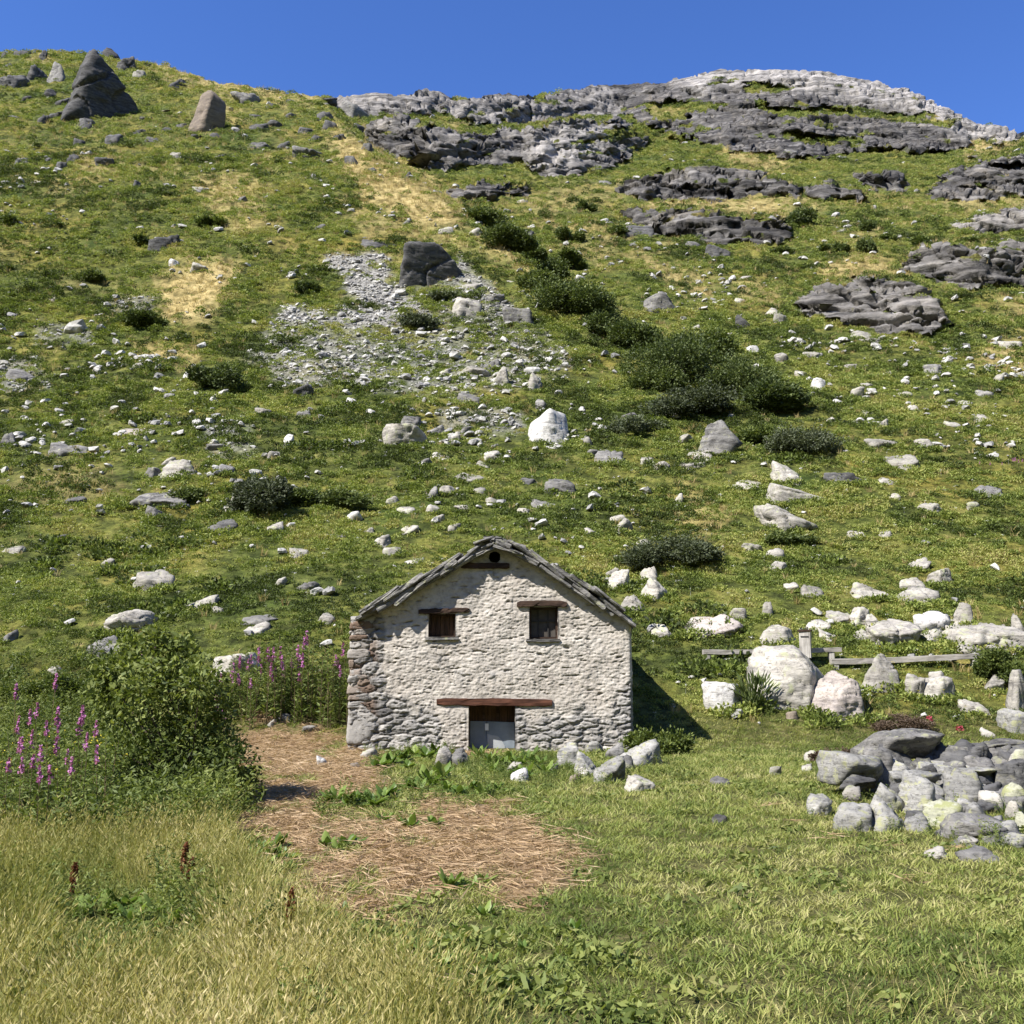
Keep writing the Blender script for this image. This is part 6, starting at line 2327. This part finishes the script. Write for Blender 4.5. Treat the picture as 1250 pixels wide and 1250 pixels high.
# mown meadow
lw = [blades(rng, 18, .11, .065, .010, 1.4) for _ in range(6)]
lawn_zone = q_lawn * (1 - np.clip(q_straw * 1.15, 0, 1))
dn = np.where(q_dist < 9, 105, np.where(q_dist < 15, 75, 55)) * lawn_zone * (q_dist < 30)
P, f = pick(dn, rng, 90000)
n = len(P)
tn = .50 + .85 * fbm(P / 1.7 + 20, 3) + .55 * fbm(P / .45, 2) + rng.normal(0, .21, n)
ppx, ppy = q_px[f], q_py[f]
tn += .16 * sstep(680, 850, ppx) * sstep(1220, 1080, ppy) - .20 * poly_mask(ppx, ppy, [(380, 1110), (760, 1120), (800, 1300), (450, 1300)], 60)
tn -= .12 * sstep(960, 900, ppy)
scl = rng.uniform(.7, 1.4, n) * np.where(P[:, 1] > 14, 1.2, 1.0)
scatter("meadow_grass", [(m, M['lawn']) for m in lw], P, np.stack([rng.normal(0, .12, n), rng.normal(0, .12, n), rng.random(n) * 6.283], 1), scl,
        rng.integers(0, 6, n), np.clip(tn, 0, 1), "mown green and yellowing meadow grass in front of the barn", "grass")

# tall yellow grass, lower left, and a few seed stalks lower right
tg = [blades(rng, 15, .13, .40, .0062, .7, seed_heads=.8) for _ in range(6)]
tz = poly_mask(q_px, q_py, [(-300, 1012), (100, 1015), (270, 1012), (292, 1060), (345, 1110), (420, 1165), (520, 1225), (640, 1330), (640, 1500), (-300, 1500)], 22,
               8 * perlin(np.stack([q_px / 30, q_py / 20, 0 * q_px], 1)))
P, f = pick(np.where(q_dist < 8, 85, 70) * tz * (1 - .75 * poly_mask(q_px, q_py, [(60, 1090), (235, 1085), (245, 1185), (60, 1190)], 25)) * (.45 + .8 * sstep(-.3, .15, fbm(q_cen / .7 + 71, 3))), rng, 22000)
n = len(P)
ppx, ppy = q_px[f], q_py[f]
tn = .52 + .9 * fbm(P / 1.2 + 33, 3) + rng.normal(0, .15, n) + .12 * sstep(1130, 1200, ppy) - .30 * poly_mask(ppx, ppy, [(60, 1085), (240, 1085), (250, 1190), (60, 1190)], 25)
scl = rng.uniform(.6, 1.1, n) * (1 - .45 * poly_mask(ppx, ppy, [(60, 1085), (240, 1085), (250, 1190), (60, 1190)], 25))
scatter("tall_grass", [(m, M['tall']) for m in tg], P, np.stack([rng.normal(0, .12, n), rng.normal(0, .12, n), rng.random(n) * 6.283], 1), scl,
        rng.integers(0, 6, n), np.clip(tn, 0, 1), "tall yellow seeding grass in the near left meadow", "grass")
P, f = pick(10.0 * poly_mask(q_px, q_py, [(950, 1215), (1180, 1205), (1190, 1290), (920, 1290)], 30) , rng, 60)
n = len(P)
scatter("seed_stalks", [(m, M['tall']) for m in tg[:3]], P, np.stack([rng.normal(0, .2, n), rng.normal(.2, .2, n), rng.random(n) * 6.283], 1), rng.uniform(.35, .7, n),
        rng.integers(0, 3, n), np.clip(.75 + rng.normal(0, .1, n), 0, 1), "sparse pale seed stalks in the near meadow", "grass")

# weeds: left bank, foot of the barn, around the rocks
wd = []
for _ in range(5):
    nst = 9
    Vv, Ff, Ll, off = [], [], [], 0
    for s_ in range(nst):
        b0 = np.append(rng.normal(0, .13, 2), 0)
        tp = b0 + np.append(rng.normal(0, .10, 2), rng.uniform(.35, .7))
        t = rng.uniform(.05, 1, 17)
        an = rng.random(17) * 6.283
        d = np.stack([np.cos(an), np.sin(an), rng.uniform(.2, .9, 17)], 1)
        v, f_ = leaves(rng, b0 + (tp - b0) * t[:, None] + d * .03, .10 * rng.uniform(.6, 1.2, 17), .026, d * 2)
        Vv.append(v); Ff.append(f_ + off); off += len(v); Ll.append(np.clip(.5 + .25 * rng.normal(size=17), 0, 1))
    wd.append(np_mesh("weed", np.concatenate(Vv), np.concatenate(Ff), False, {"lv": ('FACE', np.concatenate(Ll))}))
M['weeds_i'] = leaf_mat("bank_weeds", [(0, (.035, .055, .014)), (.4, (.115, .155, .036)), (.7, (.24, .275, .075)), (1, (.36, .34, .13))], .35, 'INST')
wz = 16 * poly_mask(q_px, q_py, [(-300, 880), (60, 850), (130, 870), (300, 985), (285, 1020), (150, 1030), (-300, 1025)], 14) \
    + 7 * poly_mask(q_px, q_py, [(-100, 800), (130, 800), (150, 870), (-100, 880)], 14) \
    + 12 * poly_mask(q_px, q_py, [(255, 848), (428, 845), (428, 885), (330, 878), (262, 880)], 8) \
    + 6 * poly_mask(q_px, q_py, [(790, 880), (850, 900), (830, 925), (775, 915)], 8) \
    + 9 * poly_mask(q_px, q_py, [(430, 905), (560, 895), (560, 925), (440, 925)], 6) + 10 * poly_mask(q_px, q_py, [(560, 930), (690, 925), (680, 960), (590, 960)], 8) \
    + 7 * poly_mask(q_px, q_py, [(460, 955), (600, 945), (620, 985), (480, 995)], 8) + 5 * poly_mask(q_px, q_py, [(380, 975), (480, 965), (490, 1000), (390, 1005)], 8) \
    + 2.2 * poly_mask(q_px, q_py, [(850, 800), (1260, 790), (1260, 900), (1100, 890), (860, 870)], 14) \
    + 4 * poly_mask(q_px, q_py, [(980, 905), (1110, 950), (1260, 960), (1260, 1050), (1120, 1030), (980, 1000)], 14) \
    + 3 * poly_mask(q_px, q_py, [(690, 940), (830, 930), (830, 965), (700, 965)], 8)
wz += 6 * tz * sstep(.02, .28, fbm(q_cen / 1.1 + 44, 3)) + 14 * poly_mask(q_px, q_py, [(60, 1090), (235, 1085), (245, 1185), (60, 1190)], 25)
P, f = pick(wz, rng, 14000)
n = len(P)
tn = .42 + .5 * fbm(P / 1.6 + 60, 3) + rng.normal(0, .12, n)
ppx, ppy = q_px[f], q_py[f]
scl = rng.uniform(.5, 1.1, n) * np.where(ppx > 425, .42, np.where(ppy > 1035, .62, 1.0))
scatter("weeds", [(m, M['weeds_i']) for m in wd], P, np.stack([rng.normal(0, .12, n), rng.normal(0, .12, n), rng.random(n) * 6.283], 1), scl, rng.integers(0, 5, n),
        np.clip(tn, 0, 1), "green weeds on the bank and round the barn", "weeds")

# cut hay lying on the ground
hy = []
for _ in range(5):
    n_ = 26
    c_ = np.stack([rng.normal(0, .13, n_), rng.normal(0, .13, n_), np.abs(rng.normal(.02, .02, n_))], 1)
    an = rng.random(n_) * 6.283
    d = np.stack([np.cos(an), np.sin(an), rng.normal(0, .16, n_)], 1)
    v, f_ = leaves(rng, c_, rng.uniform(.12, .36, n_), .010, d * 6)
    hy.append(np_mesh("hay", v, f_, False, {"lv": ('FACE', rng.random(n_))}))
P, f = pick(55 * np.clip(q_straw, 0, 1) ** 1.4 + .25 * q_lawn * (q_dist < 16), rng, 9000)
n = len(P)
tn = .5 + .6 * fbm(P / .9 + 90, 3) + rng.normal(0, .12, n)
scatter("cut_hay", [(m, M['hay']) for m in hy], P, np.stack([rng.normal(0, .12, n), rng.normal(0, .12, n), rng.random(n) * 6.283], 1), rng.uniform(.6, 1.2, n),
        rng.integers(0, 5, n), np.clip(tn, 0, 1), "dry tan cut hay spread on the ground before the barn", "hay")
# broad leaves low in the lawn
cl = []
for _ in range(4):
    n_ = 40
    an = rng.random(n_) * 6.283
    d = np.stack([np.cos(an), np.sin(an), rng.uniform(.1, 1.0, n_)], 1)
    c_ = np.stack([rng.normal(0, .10, n_), rng.normal(0, .10, n_), rng.uniform(.01, .09, n_)], 1)
    v, f_ = leaves(rng, c_, rng.uniform(.05, .11, n_), rng.uniform(.022, .04, n_), d)
    cl.append(np_mesh("leaf_clump", v, f_, False, {"lv": ('FACE', rng.random(n_))}))
P, f = pick(lawn_zone * (q_dist < 24) * (3 + 16 * poly_mask(q_px, q_py, [(380, 1100), (780, 1115), (820, 1340), (480, 1340)], 50)) * sstep(-.2, .3, fbm(q_cen / .8, 2)), rng, 9000)
n = len(P)
scatter("meadow_herbs", [(m, M['weeds_i']) for m in cl], P, np.stack([rng.normal(0, .1, n), rng.normal(0, .1, n), rng.random(n) * 6.283], 1), rng.uniform(.6, 1.3, n),
        rng.integers(0, 4, n), np.clip(.55 + rng.normal(0, .18, n), 0, 1), "low broad leaved herbs in the mown meadow", "herbs")

# wild flowers: yellow heads in the left weeds, white umbels in the heath
M['yellow_bloom'] = plain("yellow_petals", (.62, .50, .04), .7, .2, 5.0, .2)
M['white_bloom'] = plain("white_petals", (.72, .72, .66), .7, .2, 5.0, .1)
def bloom(k_, r_, hh):
    c_ = np.stack([rng.normal(0, r_, k_), rng.normal(0, r_, k_), hh + rng.normal(0, .02, k_)], 1)
    v, f_ = leaves(rng, c_, .028, .026)
    st = np.array([[0, 0, -.02], [.006, 0, -.02], [.003, .003, hh]])
    return np_mesh("bloom", np.concatenate([v, st]), [f_, np.array([[len(v), len(v) + 1, len(v) + 2]])], False)
yb = [bloom(9, .05, .55) for _ in range(3)]
wb = [bloom(14, .05, .32) for _ in range(3)]
P, f = pick(2.4 * poly_mask(q_px, q_py, [(-60, 940), (110, 930), (220, 1000), (-60, 1010)], 12) + .9 * poly_mask(q_px, q_py, [(880, 800), (1250, 800), (1250, 880), (1000, 880)], 20), rng, 130)
n = len(P)
scatter("yellow_flowers", [(m, M['yellow_bloom']) for m in yb], P, np.stack([0 * P[:, 0], 0 * P[:, 0], rng.random(n) * 6.283], 1), np.where(P[:, 1] > 22, .6, rng.uniform(.8, 1.3, n)),
        rng.integers(0, 3, n), rng.random(n), "small yellow flowers among the weeds", "flowers")
P, f = pick(.35 * open_ * (q_dist < 50), rng, 700)
n = len(P)
scatter("white_flowers", [(m, M['white_bloom']) for m in wb], P, np.stack([0 * P[:, 0], 0 * P[:, 0], rng.random(n) * 6.283], 1), rng.uniform(.5, .9, n),
        rng.integers(0, 3, n), rng.random(n), "small white flower heads in the heath", "flowers")
